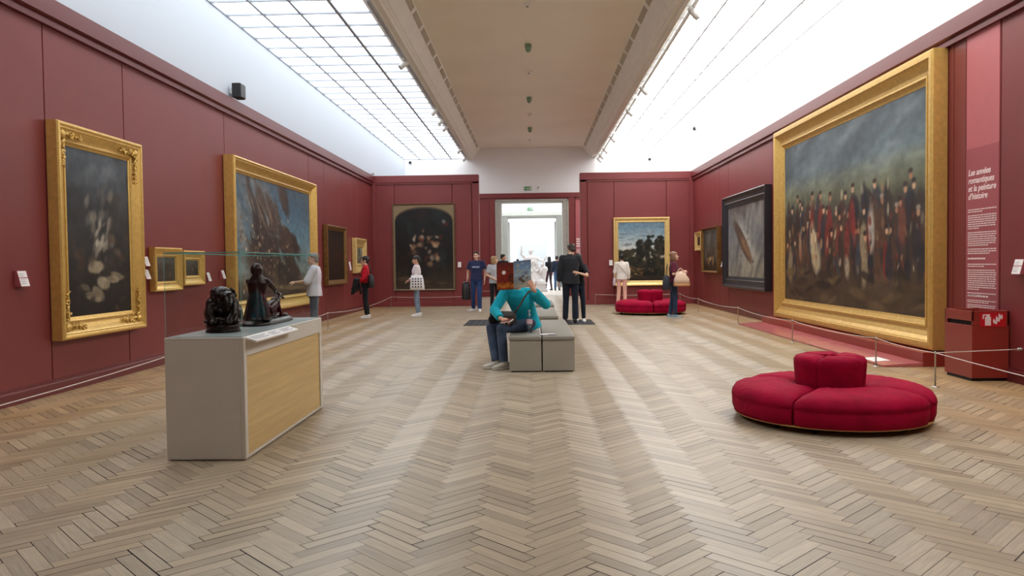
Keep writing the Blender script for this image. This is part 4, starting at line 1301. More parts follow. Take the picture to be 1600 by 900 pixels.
def exit_sign(loc, w, h, label):
    t = thing('exit_sign', label, 'exit sign', loc)
    m = M(); m.box(-w / 2, w / 2, -.05, 0, -h / 2, h / 2); m.obj('case', MT['green_sign'], t, bevel=.004)
    m = M(); y0, y1 = -.054, -.0505
    u = h / 10
    m.ell((-.02 * w, y0, 3.0 * u), (.8 * u, .002, .8 * u), None, 10, 6)
    m.obox((0, y0, .6 * u), Vector((1.2 * u, 0, .7 * u)) * .55, (0, .0015, 0), Vector((-.55 * u, 0, 1.9 * u)))
    m.obox((1.7 * u, y0, -2.2 * u), Vector((.5 * u, 0, .3 * u)), (0, .0015, 0), Vector((-1. * u, 0, 1.8 * u)))
    m.obox((-1.6 * u, y0, -2.2 * u), Vector((.5 * u, 0, -.3 * u)), (0, .0015, 0), Vector((1. * u, 0, 1.8 * u)))
    m.obox((2.2 * u, y0, .9 * u), Vector((1.4 * u, 0, .5 * u)), (0, .0015, 0), Vector((-.2 * u, 0, .45 * u)))
    m.obj('running_figure', MT['white_ink'], t)
    m = M()
    m.box(-w * .40, -w * .2, y0, y1, -.7 * u, .7 * u)
    m.add([(-w * .46, y0, 0), (-w * .36, y0, 2 * u), (-w * .36, y0, -2 * u)], [(0, 2, 1)])
    m.obj('arrow', MT['white_ink'], t)
    m = M(); m.box(w * .26, w * .44, y0, y1, -3.6 * u, 3.6 * u); m.obj('doorway_symbol', MT['white_ink'], t)
exit_sign((-.16, DY, 4.62), .30, .15, 'green exit sign on the white wall above the first doorway')
exit_sign((-.10, 46.0, 4.66), .36, .16, 'green exit sign above the second doorway, in the first room beyond')
t = thing('emergency_light', 'small white emergency lamp right of the exit sign above the doorway', 'lamp', (.28, DY, 4.60))
m = M(); m.box(-.04, .04, -.06, 0, -.05, .02); m.obj('base', MT['white_metal'], t, bevel=.008)
m = M(); m.cyl((0, -.03, .02), (.01, -.06, .08), .03, .04, 12); m.obj('lamp_head', MT['stone'], t)

# ------------------------------------------------------------------ marble group in the room beyond
def marble():
    t = thing('marble_sculpture', 'white marble figure group on a pedestal in the first room beyond the doorway', 'sculpture', (-.02, 38.6, 0))
    t.scale = (1.22, 1.15, 1.06)
    m = M(); m.box(-.62, .62, -.45, .45, 0, .12); m.box(-.55, .55, -.4, .4, .12, .36); m.box(-.6, .6, -.43, .43, .36, .42)
    m.obj('pedestal', MT['marble'], t, bevel=.015)
    b = M(); rnd = random.Random(5)
    for k in range(20):
        b.ell((rnd.uniform(-.45, .45), rnd.uniform(-.25, .25), .46), (rnd.uniform(.1, .2), rnd.uniform(.1, .16), rnd.uniform(.06, .16)), None, 12, 8)
    b.loft([((.05, 0, .42), (.42, 0, 0), (0, .30, 0)), ((.08, 0, .8), (.36, 0, 0), (0, .26, 0)), ((.06, 0, 1.15), (.24, 0, 0), (0, .19, 0)), ((.0, 0, 1.38), (.25, 0, 0), (0, .17, 0)), ((-.02, 0, 1.62), (.22, 0, 0), (0, .14, 0)), ((-.03, 0, 1.70), (.08, 0, 0), (0, .08, 0))], 24)
    for k in range(18):
        a = k * 2 * PI / 18
        b.rcone((.06 + .2 * math.cos(a), .16 * math.sin(a), 1.15), .03, (.06 + .42 * math.cos(a + .2), .3 * math.sin(a + .2), .46), .055, 10)
    b.rcone((-.03, 0, 1.66), .06, (-.05, -.02, 1.80), .055)
    b.ell((-.06, -.03, 1.91), (.085, .10, .125), None)
    b.ell((-.04, .02, 1.94), (.105, .11, .12), None)
    b.rcone((-.24, 0, 1.58), .07, (-.44, -.05, 1.78), .05); b.rcone((-.44, -.05, 1.78), .05, (-.42, -.08, 2.06), .036)
    b.rcone((.20, 0, 1.58), .07, (.42, -.08, 1.42), .055); b.rcone((.42, -.08, 1.42), .055, (.56, -.12, 1.60), .04)
    b.ell((-.42, -.08, 2.12), (.04, .03, .07), None); b.ell((.59, -.12, 1.65), (.04, .04, .06), None)
    b.rcone((.40, -.05, .45), .13, (.46, -.1, .95), .15); b.ell((.46, -.1, 1.05), (.19, .15, .17), None); b.ell((.42, -.16, 1.27), (.09, .1, .11), None)   # seated companion
    b.rcone((.34, -.16, 1.08), .05, (.16, -.24, .95), .042); b.rcone((.16, -.24, .95), .042, (.06, -.24, 1.1), .032)
    b.loft([((-.36, .05, .42), (.22, 0, 0), (0, .22, 0)), ((-.34, .05, .8), (.17, 0, 0), (0, .17, 0)), ((-.30, .05, 1.1), (.15, 0, 0), (0, .13, 0)), ((-.26, .04, 1.34), (.16, 0, 0), (0, .11, 0)), ((-.25, .04, 1.42), (.06, 0, 0), (0, .06, 0))], 20)
    b.ell((-.27, .0, 1.55), (.085, .10, .12), None)
    b.rcone((-.40, .04, 1.30), .055, (-.56, -.02, 1.08), .045); b.rcone((-.56, -.02, 1.08), .045, (-.60, -.10, 1.34), .034)
    for k in range(16):
        a = rnd.uniform(-2.6, -.5); h = rnd.uniform(.5, 1.4)
        b.ell((rnd.uniform(-.45, .5), -.22 + rnd.uniform(-.04, .08), h), (.045, .04, .12), Euler((0, rnd.uniform(-.8, .8), 0)).to_matrix(), 10, 8)
    for k in range(7):
        b.rcone((-.3 + .03 * k, .08, 1.62 - .05 * k), .035, (-.48 + .05 * k, .15, .6), .05, 8)
    b.fused('figures', MT['marble'], t, .016, 2)
marble()

# ------------------------------------------------------------------ people
SKIN = mat('skin', srgb(206, 160, 134), .5, vary=.05, vscale=9)
SKIN2 = mat('lighter skin', srgb(222, 180, 156), .5, vary=.05, vscale=9)
EYE = mat('dark eye', srgb(34, 26, 24), .3)
LIP = mat('lips', srgb(166, 92, 84), .5)
def cloth(name, c, rough=.85, vary=.10, bump=.35, vscale=5, bscale=26, sheen=.1):
    return mat(name, c, rough, vary=vary, vscale=vscale, bump=bump, bscale=bscale, spec=.2, sheen=sheen)
def V(*a): return Vector(a)

def stand(h=1.70, wide=1.0):
    k = h / 1.70
    J = dict(k=k, hipL=V(.085, 0, .90), hipR=V(-.085, 0, .90), kneeL=V(.095, -.015, .49), kneeR=V(-.095, -.015, .49), ankL=V(.10, .02, .085), ankR=V(-.10, .02, .085),
             toeL=V(.12, -1, 0), toeR=V(-.12, -1, 0), pelvis=V(0, 0, .95), waist=V(0, 0, 1.08), chest=V(0, 0, 1.26), neck=V(0, .015, 1.43), head=V(0, -.012, 1.575),
             shL=V(.165, .01, 1.375), shR=V(-.165, .01, 1.375), elbL=V(.215, .035, 1.11), elbR=V(-.215, .035, 1.11), wrL=V(.225, -.03, .87), wrR=V(-.225, -.03, .87),
             face=V(0, -1, 0), handL=V(0, -.15, -1), handR=V(0, -.15, -1), palmL=V(-1, 0, 0), palmR=V(1, 0, 0), curl=22, wide=wide)
    for q in J:
        if isinstance(J[q], Vector) and q not in ('toeL', 'toeR', 'face', 'handL', 'handR', 'palmL', 'palmR'):
            J[q] = J[q] * k
    return J

def head_mat(J):
    f = J['face'].normalized()
    up = J.get('headup', V(0, 0, 1))
    r = f.cross(up).normalized()          # the person's right
    u = r.cross(f).normalized()
    return Matrix((-r, -f, u)).transposed()     # local x = left, y = back, z = up

def hand(m, w, d, n, side, s=1.0, curl=22, spread=1.0, thumb_in=.0):
    """palm, four bent fingers of unequal length and a thumb from the side of the palm"""
    d = d.normalized(); n = (n - n.dot(d) * d).normalized(); x = d.cross(n).normalized()
    th = x * side
    E_ = Matrix((x, n, d)).transposed()
    m.ell(w + d * .048 * s, (.040 * s, .015 * s, .052 * s), E_, 14, 10)
    m.rcone(w - d * .01 * s, .025 * s, w + d * .03 * s, .024 * s, 10)
    for i, (off, ln) in enumerate(((.030, .072), (.010, .080), (-.010, .075), (-.029, .058))):
        p = w + d * (.086 - .004 * abs(i - 1.2)) * s + th * off * s
        dd = (d + th * off * 1.6 * spread)
        r0 = .0088 * s
        for seg, (fr, add) in enumerate(((.45, curl), (.32, curl * 1.25), (.23, curl * .9))):
            ax = dd.cross(n)
            dd = (Matrix.Rotation(R(add), 3, ax.normalized()) @ dd).normalized()
            q = p + dd * ln * fr * s
            m.rcone(p, r0, q, r0 * .92, 8); p = q; r0 *= .92
    p = w + d * .026 * s + th * .030 * s
    dd = (d * .75 + th * .75 + n * (.25 + thumb_in)).normalized()
    for ln, r0, r1 in ((.034, .0125, .0105), (.030, .0105, .0092), (.022, .0092, .008)):
        q = p + dd * ln * s; m.rcone(p, r0 * s, q, r1 * s, 8); p = q
        dd = (dd + d * .25 + n * .12).normalized()

def person(loc, rz, label, J, hair, top, bottom, shoes, skin=None, voxel=.009, lower='trousers'):
    skin = skin or SKIN
    k = J['k']; wd = J['wide']
    t = thing('person', label, 'person', loc, rz)
    H = head_mat(J); hc = J['head']
    def hp(x, y, z): return hc + H @ (V(x, y, z) * k)
    # ---- the body, one skin
    b = M()
    E_ = lambda c, r: b.ell(hp(*c), tuple(q * k for q in r), H, 18, 12)
    E_((0, .012, .030), (.074, .094, .086)); E_((0, -.028, -.038), (.056, .060, .076)); E_((0, -.062, -.092), (.026, .022, .020))
    E_((0, -.080, -.060), (.024, .014, .016)); E_((.034, -.062, -.030), (.024, .022, .026)); E_((-.034, -.062, -.030), (.024, .022, .026))
    E_((0, -.074, .030), (.046, .014, .014))
    b.rcone(hp(0, -.084, .012), .009 * k, hp(0, -.108, -.026), .0135 * k, 10)
    for s_ in (-1, 1): E_((s_ * .076, .014, -.008), (.011, .021, .031))
    b.rcone(J['neck'] - (J['head'] - J['neck']) * .1, .056 * k, hp(0, .014, -.07), .050 * k, 16)
    shx = (J['shL'] - J['shR']).normalized(); hx = (J['hipL'] - J['hipR']).normalized()
    def dep(a, up): return a.cross(up).normalized()
    up1 = (J['waist'] - J['pelvis']).normalized(); up2 = (J['neck'] - J['chest']).normalized()
    d1, d2 = dep(hx, up1), dep(shx, up2)
    mx = (hx + shx).normalized(); dm = (d1 + d2).normalized()
    hipc = (J['hipL'] + J['hipR']) / 2
    def torso(m, pr, base=None):
        m.loft([(c, a * q[0] * k, d * q[1] * k) for c, a, d, q in pr], 24)
    shc = (J['shL'] + J['shR']) / 2
    s = .86
    torso(b, [(hipc - up1 * .05 * k, hx, d1, (.12 * s, .09 * s)), (J['pelvis'], hx, d1, (.158 * s, .108 * s)), (J['waist'], mx, dm, (.132 * s, .094 * s)), (J['chest'], shx, d2, (.155 * s, .108 * s)), (shc, shx, d2, (.155 * s, .082 * s)), (J['neck'], shx, d2, (.062, .058))])
    for q in 'LR':
        b.rcone(J['sh' + q], .046 * k, J['elb' + q], .038 * k); b.rcone(J['elb' + q], .037 * k, J['wr' + q], .025 * k)
        hand(b, J['wr' + q], J['hand' + q], J['palm' + q], J.get('thumb' + q, 1 if q == 'L' else -1), .95 * k, J.get('curl' + q, J['curl']), thumb_in=J.get('thumb_in', 0.))
        b.rcone(J['hip' + q], .070 * k, J['knee' + q], .046 * k); b.rcone(J['knee' + q], .045 * k, J['ank' + q], .030 * k)
        f = J['toe' + q].normalized()
        b.rcone(J['ank' + q] - V(0, 0, .035 * k), .032 * k, J['ank' + q] + f * .12 * k - V(0, 0, .05 * k), .022 * k)
    body = b.fused('body', skin, t, voxel, 3)
    # ---- face details
    for s_ in (-1, 1):
        m = M(); m.ell(hp(s_ * .030, -.0815, .010), (.013 * k, .006 * k, .0065 * k), H, 10, 8); m.obj('eye', EYE, t)
        m = M(); m.tube([hp(s_ * .014, -.090, .030), hp(s_ * .032, -.088, .034), hp(s_ * .050, -.074, .029)], .0035 * k, 6); m.obj('eyebrow', hair[1], t)
    m = M(); m.ell(hp(0, -.0925, -.060), (.022 * k, .006 * k, .0075 * k), H, 12, 8); m.obj('lips', LIP, t)
    # ---- hair
    m = M(); EH = lambda c, r: m.ell(hp(*c), tuple(q * k for q in r), H, 18, 12)
    EH((0, .026, .048), (.083, .098, .084)); EH((0, .072, -.010), (.070, .040, .066))
    if hair[0] == 'bob':
        for s_ in (-1, 1): EH((s_ * .070, .022, -.040), (.024, .062, .092))
        EH((0, .070, -.050), (.080, .046, .090)); EH((.0, -.055, .070), (.062, .030, .028))
    elif hair[0] == 'long':
        for s_ in (-1, 1): EH((s_ * .068, .030, -.050), (.022, .055, .10))
        EH((0, .078, -.10), (.078, .036, .15))
    elif hair[0] == 'tied':
        EH((0, .115, .02), (.034, .034, .034)); EH((0, .125, -.03), (.026, .022, .05)); EH((.05, -.045, .06), (.03, .03, .03)); EH((-.05, -.045, .06), (.03, .03, .03))
    elif hair[0] == 'curly':
        rnd = random.Random(3)
        for _ in range(60):
            a = rnd.uniform(0, 6.28); e = rnd.uniform(-.5, 1.2)
            x, y, z = .082 * math.cos(a) * math.cos(e), .030 + .092 * math.sin(a) * math.cos(e), .04 + .09 * math.sin(e)
            if y < -.035 and z < .07: continue
            EH((x, y, z), (.022, .022, .022))
    elif hair[0] == 'short':
        for s_ in (-1, 1): EH((s_ * .070, .030, .020), (.014, .040, .045))
        EH((.02, -.035, .095), (.05, .045, .03))
    m.fused('hair', hair[1], t, .008, 2)
    # ---- upper garment
    kind, tm, ln, hem, ease = top            # kind name, material, sleeve length (0..2 arm segments), hem drop below the pelvis, ease
    m = M(); e = ease * k
    hemc = J['pelvis'] - up1 * hem * k
    fit = lambda r: tuple(x + ease for x in r)
    low = (.168 * wd, .122 * wd) if hem > -.02 else (.158 * wd, .112 * wd)
    torso(m, [(hemc, hx, d1, fit(low)), (J['pelvis'] if hem > .03 else J['pelvis'].lerp(J['waist'], .5), hx, d1, fit((.160 * wd, .114 * wd))), (J['waist'], mx, dm, fit((.142 * wd, .102 * wd))), (J['chest'], shx, d2, fit((.164 * wd, .114 * wd))),
              (shc - up2 * .02 * k, shx, d2, fit((.165 * wd, .092))), (shc + up2 * .025 * k, shx, d2, fit((.112, .070))), (J['neck'] + up2 * .012 * k, shx, d2, fit((.064, .060)))])
    for q in 'LR':
        a, c, d = J['sh' + q], J['elb' + q], J['wr' + q]
        m.rcone(J['neck'] - up2 * .045 * k, .050 * k + e, a - up2 * .004 * k, .052 * k + e)
        if ln >= 1:
            m.rcone(a, .055 * k + e, c, .046 * k + e)
            f = min(1., ln - 1)
            if f > 0: m.rcone(c, .047 * k + e, c.lerp(d, f), .034 * k + e, e1=False)
        else:
            m.rcone(a, .057 * k + e, a.lerp(c, ln), .058 * k + e, e1=False)
    garment = m.fused(kind, tm, t, .0095, 3)
    if kind in ('jacket', 'suit_jacket', 'shirt'):
        m = M()
        c0 = J['neck'] + up2 * .004 * k
        m.loft([(c0 - up2 * .03 * k, shx * .074 * k, d2 * .070 * k), (c0 + up2 * .026 * k, shx * .066 * k, d2 * .063 * k), (c0 + up2 * .028 * k, shx * .060 * k, d2 * .057 * k)], 20)
        m.obj('collar', tm, garment)
    # ---- trousers
    m = M(); bm, be = bottom
    torso(m, [(hipc - up1 * .07 * k, hx, d1, (.135 * wd + be, .102 * wd + be)), (hipc, hx, d1, (.160 * wd + be, .116 * wd + be)), (J['pelvis'], hx, d1, (.155 * wd + be, .112 * wd + be)), (J['pelvis'].lerp(J['waist'], .55), mx, dm, (.142 * wd + be, .100 * wd + be))])
    for q in 'LR':
        hp_, kn, an = J['hip' + q], J['knee' + q], J['ank' + q]
        m.rcone(hp_, (.084 + be) * k, kn, (.058 + be) * k); m.rcone(kn, (.057 + be) * k, kn.lerp(an, .45), (.056 + be) * k); m.rcone(kn.lerp(an, .45), (.056 + be) * k, an.lerp(kn, .02), (.044 + be * 1.6) * k, e1=False)
    m.fused(lower, bm, t, .0095, 3)
    # ---- shoes
    for q in 'LR':
        an = J['ank' + q]; f = V(J['toe' + q].x, J['toe' + q].y, J['toe' + q].z).normalized()
        w_ = f.cross(V(0, 0, 1)).normalized(); u_ = w_.cross(f)
        base = an - u_ * .085 * k
        P_ = lambda a, z: base + f * a * k + u_ * z * k
        m = M()
        m.loft([(P_(-.075, .050), w_ * .022 * k, u_ * .034 * k), (P_(-.062, .052), w_ * .034 * k, u_ * .046 * k), (P_(0, .056), w_ * .040 * k, u_ * .052 * k), (P_(.06, .045), w_ * .045 * k, u_ * .036 * k), (P_(.125, .036), w_ * .047 * k, u_ * .026 * k), (P_(.165, .032), w_ * .040 * k, u_ * .020 * k), (P_(.185, .030), w_ * .022 * k, u_ * .012 * k)], 18)
        m.rcone(P_(-.01, .06), .043 * k, P_(-.012, .10), .042 * k, e1=False)
        sh = m.fused('shoe', shoes[0], t, .007, 2)
        m = M()
        m.loft([(P_(.055, .002), f * .130 * k, w_ * .046 * k), (P_(.055, .018), f * .133 * k, w_ * .047 * k), (P_(.055, .022), f * .128 * k, w_ * .044 * k)], 22, pw=2.4)
        m.obj('sole', shoes[1], sh)
    return t, garment

BLACKH = mat('black hair', srgb(30, 24, 22), .5, bump=.3, bscale=60)
BROWNH = mat('dark brown hair', srgb(52, 38, 30), .5, bump=.3, bscale=60)
CHESTH = mat('chestnut hair', srgb(126, 88, 62), .5, bump=.3, bscale=60)
BLONDH = mat('dark blond hair', srgb(162, 128, 88), .5, bump=.3, bscale=60)
DENIM = cloth('dark denim', srgb(44, 58, 84), vary=.25, vscale=4)
DENIM_L = cloth('pale denim', srgb(120, 140, 160), vary=.2, vscale=4)
DENIM_N = cloth('navy denim', srgb(30, 38, 52), vary=.2)
BLACK = cloth('black cloth', srgb(26, 26, 30))
CHAR = cloth('charcoal suiting', srgb(42, 44, 50), vary=.06, bump=.2)
WHITE = cloth('white cotton', srgb(232, 230, 232), vary=.04)
SHOEW = mat('white shoe', srgb(226, 224, 222), .5)
SOLEW = mat('white sole', srgb(236, 234, 230), .6)
SOLED = mat('dark sole', srgb(40, 38, 38), .7)
SHOEG = mat('grey blue shoe', srgb(136, 156, 170), .6)
SHOEK = mat('black shoe', srgb(26, 25, 26), .4)
BAGK = mat('black leather', srgb(26, 27, 31), .5, bump=.15, bscale=30)
k_ = 1

def strap(name, pts, m_, parent, w=.012, th=.003):
    m = M(); m.tube(pts, w / 2, 8); return m.obj(name, m_, parent)

# -- woman in red, left wall, faces the wall to the left
J = stand(1.65)
J.update(elbL=V(.20, -.02, 1.06), elbR=V(-.20, .02, 1.06), wrL=V(.12, -.20, .98), wrR=V(-.12, -.20, .98), handL=V(-.6, -1, -.1), handR=V(.6, -1, -.1), palmL=V(0, .3, -1), palmR=V(0, .3, -1), kneeL=V(.085, -.01, .475), ankL=V(.085, .03, .083), kneeR=V(-.085, .0, .475), ankR=V(-.09, .05, .083))
person((-4.48, 20.45, 0), R(-82), 'woman in red jacket and black trousers looking at the left wall', J, ('curly', BLACKH), ('jacket', cloth('red jacket cloth', srgb(196, 24, 44)), 1.75, -.02, .012), (BLACK, .006), (SHOEW, SOLEW), SKIN2)
def shoulder_bag(loc, rz, label, w, h, d, m_, strap_pts, name='shoulder_bag', top=.6):
    t = thing(name, label, 'bag', loc, rz)
    m = M()
    m.loft([((0, 0, -h / 2), (w * .46, 0, 0), (0, d * .46, 0)), ((0, 0, -h * .42), (w * .5, 0, 0), (0, d * .5, 0)), ((0, 0, 0), (w * .5, 0, 0), (0, d * .5, 0)), ((0, 0, h * .38), (w * .5 * (.5 + top / 2), 0, 0), (0, d * .36, 0)), ((0, 0, h / 2), (w * .5 * top, 0, 0), (0, d * .12, 0))], 28, pw=3.2)
    m.obj('bag_body', m_, t)
    m = M(); m.tube([(-w * .5 * top, 0, h / 2), (0, 0, h / 2 + .004), (w * .5 * top, 0, h / 2)], .006, 8); m.obj('zip', MT['steel'], t)
    m = M(); m.tube(strap_pts, .008, 8); m.obj('strap', m_, t)
    return t
shoulder_bag((-4.28, 20.20, 1.00), R(-70), 'black shoulder bag on the back of the woman in red', .34, .36, .17, BAGK, [(-.1, 0, .17), (-.12, -.02, .30), (-.06, -.03, .42), (.04, -.01, .36), (.1, 0, .17)])
t = thing('folded_coat', 'black coat carried over the arms of the woman in red', 'coat', (-4.66, 20.30, .93), R(-82))
m = M(); rnd = random.Random(1)
for i in range(9):
    m.rcone((-.19 + i * .045, rnd.uniform(-.06, .04), .10), .05, (-.19 + i * .045 + rnd.uniform(-.02, .02), rnd.uniform(-.14, .10), -.14 - .06 * (i % 3)), .032, 10)
m.ell((0, -.01, .10), (.22, .075, .05), None, 18, 10)
m.fused('coat_cloth', BLACK, t, .01, 3)

# -- woman with white tote, faces left
J = stand(1.66)
J.update(elbL=V(.20, -.03, 1.06), elbR=V(-.20, -.03, 1.06), wrL=V(.05, -.20, .99), wrR=V(-.04, -.21, .97), handL=V(-.7, -.7, -.2), handR=V(.6, -.7, -.2), palmL=V(.2, .5, -1), palmR=V(-.2, .5, -1), ankL=V(.085, .02, .083), ankR=V(-.085, .06, .083), kneeL=V(.085, -.02, .48), kneeR=V(-.085, .02, .48))
J['face'] = V(0, -1, -.12)
person((-3.18, 20.95, 0), R(-84), 'woman in white hooded top and pale jeans before the arch painting', J, ('tied', BLACKH), ('hooded_top', cloth('white jersey', srgb(236, 226, 234), vary=.04), 1.8, .05, .016), (DENIM_L, -.006), (SHOEW, SOLEW), SKIN)
def tote():
    t = thing('tote_bag', 'white tote bag printed with small dark triangles, on the shoulder of the woman in white', 'bag', (-3.12, 20.66, .93), R(0))
    m = M()
    W_, H_ = .40, .40
    m.loft([((0, 0, -H_ / 2), (W_ / 2, 0, 0), (0, .045, 0)), ((0, 0, -.1), (W_ / 2 * .96, 0, 0), (0, .06, 0)), ((0, 0, .08), (W_ / 2 * .86, 0, 0), (0, .045, 0)), ((-.01, 0, H_ / 2), (W_ / 2 * .74, 0, 0), (0, .018, 0))], 30, pw=3.5)
    m.obj('bag_body', WHITE, t)
    m = M()
    for i in range(4):
        for j in range(4):
            x, z = -.115 + i * .075, -.13 + j * .072
            y = -.064 if z < 0 else -.064 + (z) * .09
            m.add([(x - .026, y, z), (x + .026, y, z), (x + .012, y, z + .05), (x - .004, y, z + .03)], [(0, 1, 2, 3)])
    m.obj('printed_pattern', BLACK, t)
    for y in (-.02, .02):
        m = M(); m.tube([(-.09, y, .19), (-.06, y * 2, .34), (-.01, y * 2, .47), (.04, y * 2, .36), (.07, y, .19)], .009, 8); m.obj('strap', WHITE, t)
tote()

# -- man in navy T-shirt walking towards the camera
J = stand(1.78)
J.update(ankL=V(.10, -.10, .09), kneeL=V(.10, -.11, .50), ankR=V(-.13, .14, .09), kneeR=V(-.11, .02, .50), toeL=V(.2, -1, 0), toeR=V(-1, -.6, 0), elbL=V(.26, .06, 1.16), wrL=V(.25, -.06, .93), elbR=V(-.27, .08, 1.16), wrR=V(-.29, .06, .90))
tm_ = cloth('navy jersey', srgb(46, 50, 86))
t, g = person((-1.66, 22.7, 0), R(-6), 'man in navy printed T-shirt and jeans walking, before the left end wall', J, ('short', BROWNH), ('t_shirt', tm_, .62, .06, .022), (cloth('blue denim', srgb(44, 66, 112), vary=.2), .010), (SHOEW, SOLEW), SKIN2)
m = M()
for i in range(5):
    x = -.10 + i * .045
    m.box(x, x + .034, -.1555, -.148, 1.30, 1.345)
m.obj('chest_print', mat('pale chest print', srgb(170, 184, 214), .7), g)
shoulder_bag((-1.97, 22.66, .62), R(35), 'black bag hanging from the hand of the man in navy', .26, .52, .16, BAGK, [(-.06, 0, .25), (-.02, 0, .33), (.05, 0, .33), (.08, 0, .25)], 'carrier_bag', .7)

# -- woman in grey with blond hair
J = stand(1.64)
J.update(face=V(.9, -.45, 0), elbL=V(.20, .02, 1.10), wrL=V(.07, -.20, .98), elbR=V(-.22, .03, 1.08), wrR=V(-.04, -.21, .93), handL=V(-.8, -.5, -.2), handR=V(.8, -.5, -.2), palmL=V(0, .6, -1), palmR=V(0, .6, -1))
person((-1.12, 22.6, 0), R(30), 'blond woman in light grey T-shirt and black trousers, left of the reader', J, ('bob', BLONDH), ('t_shirt', cloth('light grey jersey', srgb(172, 174, 182), vary=.05), .75, .08, .018), (BLACK, .002), (SHOEW, SOLEW), SKIN2)

# -- man in dark coat by the door
J = stand(1.80)
J.update(face=V(.8, -.6, -.1), elbL=V(.21, -.02, 1.13), wrL=V(.05, -.22, 1.20), handL=V(-.7, -.2, .6), palmL=V(-.2, .8, -.4), elbR=V(-.22, .0, 1.13), wrR=V(-.06, -.21, 1.10), handR=V(.8, -.2, .3), palmR=V(.2, .8, -.4))
person((-1.18, 31.0, 0), R(35), 'man in black jacket standing at the far doorway, left side', J, ('short', BLACKH), ('jacket', BLACK, 1.9, .05, .02), (DENIM_N, .006), (SHOEK, SOLED), SKIN, .012)

# -- two people seen from behind in the room beyond
J = stand(1.76); J.update(ankL=V(.16, -.12, .09), kneeL=V(.12, -.07, .51), ankR=V(-.06, .12, .09))
person((.87, 40.3, 0), R(215), 'person with long dark hair in black top, beyond the doorway beside the marble', J, ('long', BLACKH), ('sweater', BLACK, 1.9, .05, .015), (cloth('plum trousers', srgb(74, 52, 60)), .0), (SHOEK, SOLED), SKIN, .012)
J = stand(1.80)
person((1.27, 39.8, 0), R(170), 'person in navy sweater and blue jeans with back turned, beyond the doorway', J, ('short', BLACKH), ('sweater', cloth('dark navy knit', srgb(30, 38, 56)), 1.9, .05, .02), (cloth('mid denim', srgb(62, 88, 126), vary=.2), .006), (SHOEK, SOLED), SKIN, .012)
J = stand(1.72)
person((-.96, 49.5, 0), R(190), 'distant person with black hair in grey, last room seen past the magazine', J, ('short', BLACKH), ('sweater', cloth('mid grey knit', srgb(96, 98, 104)), 1.9, .05, .02), (BLACK, .006), (SHOEK, SOLED), SKIN, .014)

# -- man in the dark suit, back to us, and the woman who holds him
J = stand(1.88)
J.update(head=V(-.03, -.055, 1.715), neck=V(0, -.005, 1.575), face=V(.5, -1, -.35), elbL=V(.245, .04, 1.23), wrL=V(.27, -.03, .96))
J.update(elbR=V(-.27, -.14, 1.30), wrR=V(-.16, -.36, 1.28), handR=V(.6, -.8, 0), palmR=V(.6, .3, 0), ankL=V(.13, -.06, .094), kneeL=V(.11, -.06, .54), ankR=V(-.10, .05, .094))
J['wide'] = 1.06
person((.88, 17.95, 0), R(176), 'tall man in charcoal jacket and dark jeans seen from behind, right of benches', J, ('short', BROWNH), ('suit_jacket', CHAR, 1.93, .12, .016), (DENIM_N, .010), (SHOEK, SOLED), SKIN2)
J = stand(1.63)
J.update(face=V(-.6, -.8, .15), elbL=V(.22, -.30, 1.11), wrL=V(.03, -.46, 1.17), handL=V(-1, -.1, .22), palmL=V(.0, 1, 0), curlL=8, elbR=V(-.215, .06, 1.07), wrR=V(-.22, .04, .83), handR=V(0, -.1, -1), palmR=V(1, 0, 0), ankL=V(.13, .02, .083), ankR=V(-.03, -.0, .083), kneeL=V(.12, -.02, .48), kneeR=V(-.05, 0, .48))
person((1.07, 18.25, 0), R(-4), 'woman in dark top and jeans with her bare arm around the man in charcoal', J, ('short', BROWNH), ('top', BLACK, .8, .03, .012), (DENIM_N, .004), (SHOEW, SOLEW), SKIN2)

# -- woman in white jacket and pink trousers before the landscape
J = stand(1.68)
J.update(elbL=V(.22, -.03, 1.10), wrL=V(.14, -.20, 1.10), handL=V(-.6, -.8, 0), palmL=V(0, .4, -1), elbR=V(-.22, .02, 1.10), wrR=V(-.22, -.05, .87), ankL=V(.13, .02, .084), ankR=V(-.10, .02, .084))
t, g = person((2.86, 24.75, 0), R(176), 'woman in white jacket and pink trousers reading the label beside the landscape', J, ('short', BLACKH), ('jacket', cloth('ivory cotton', srgb(238, 232, 224), vary=.04), 1.9, .08, .014), (cloth('pink cotton', srgb(236, 184, 168), vary=.06), .006), (SHOEW, SOLEW), SKIN)
t = thing('crossbody_strap', 'thin grey crossbody strap over the white jacket', 'bag strap', (2.86, 24.75, 0), R(176))
m = M(); m.tube([(.155, .02, 1.36), (.13, .112, 1.36), (.02, .140, 1.24), (-.10, .140, 1.08), (-.19, .10, .96), (-.21, .02, .93)], .008, 8); m.obj('strap', mat('grey strap', srgb(150, 146, 142), .6), t)
shoulder_bag((2.62, 24.72, .80), R(80), 'pale lilac bag at the left hip of the woman in white jacket', .24, .26, .09, mat('lilac cloth', srgb(206, 190, 204), .7), [(-.07, 0, .13), (-.06, 0, .2), (.0, 0, .26), (.06, 0, .2), (.07, 0, .13)], 'small_bag', .8)

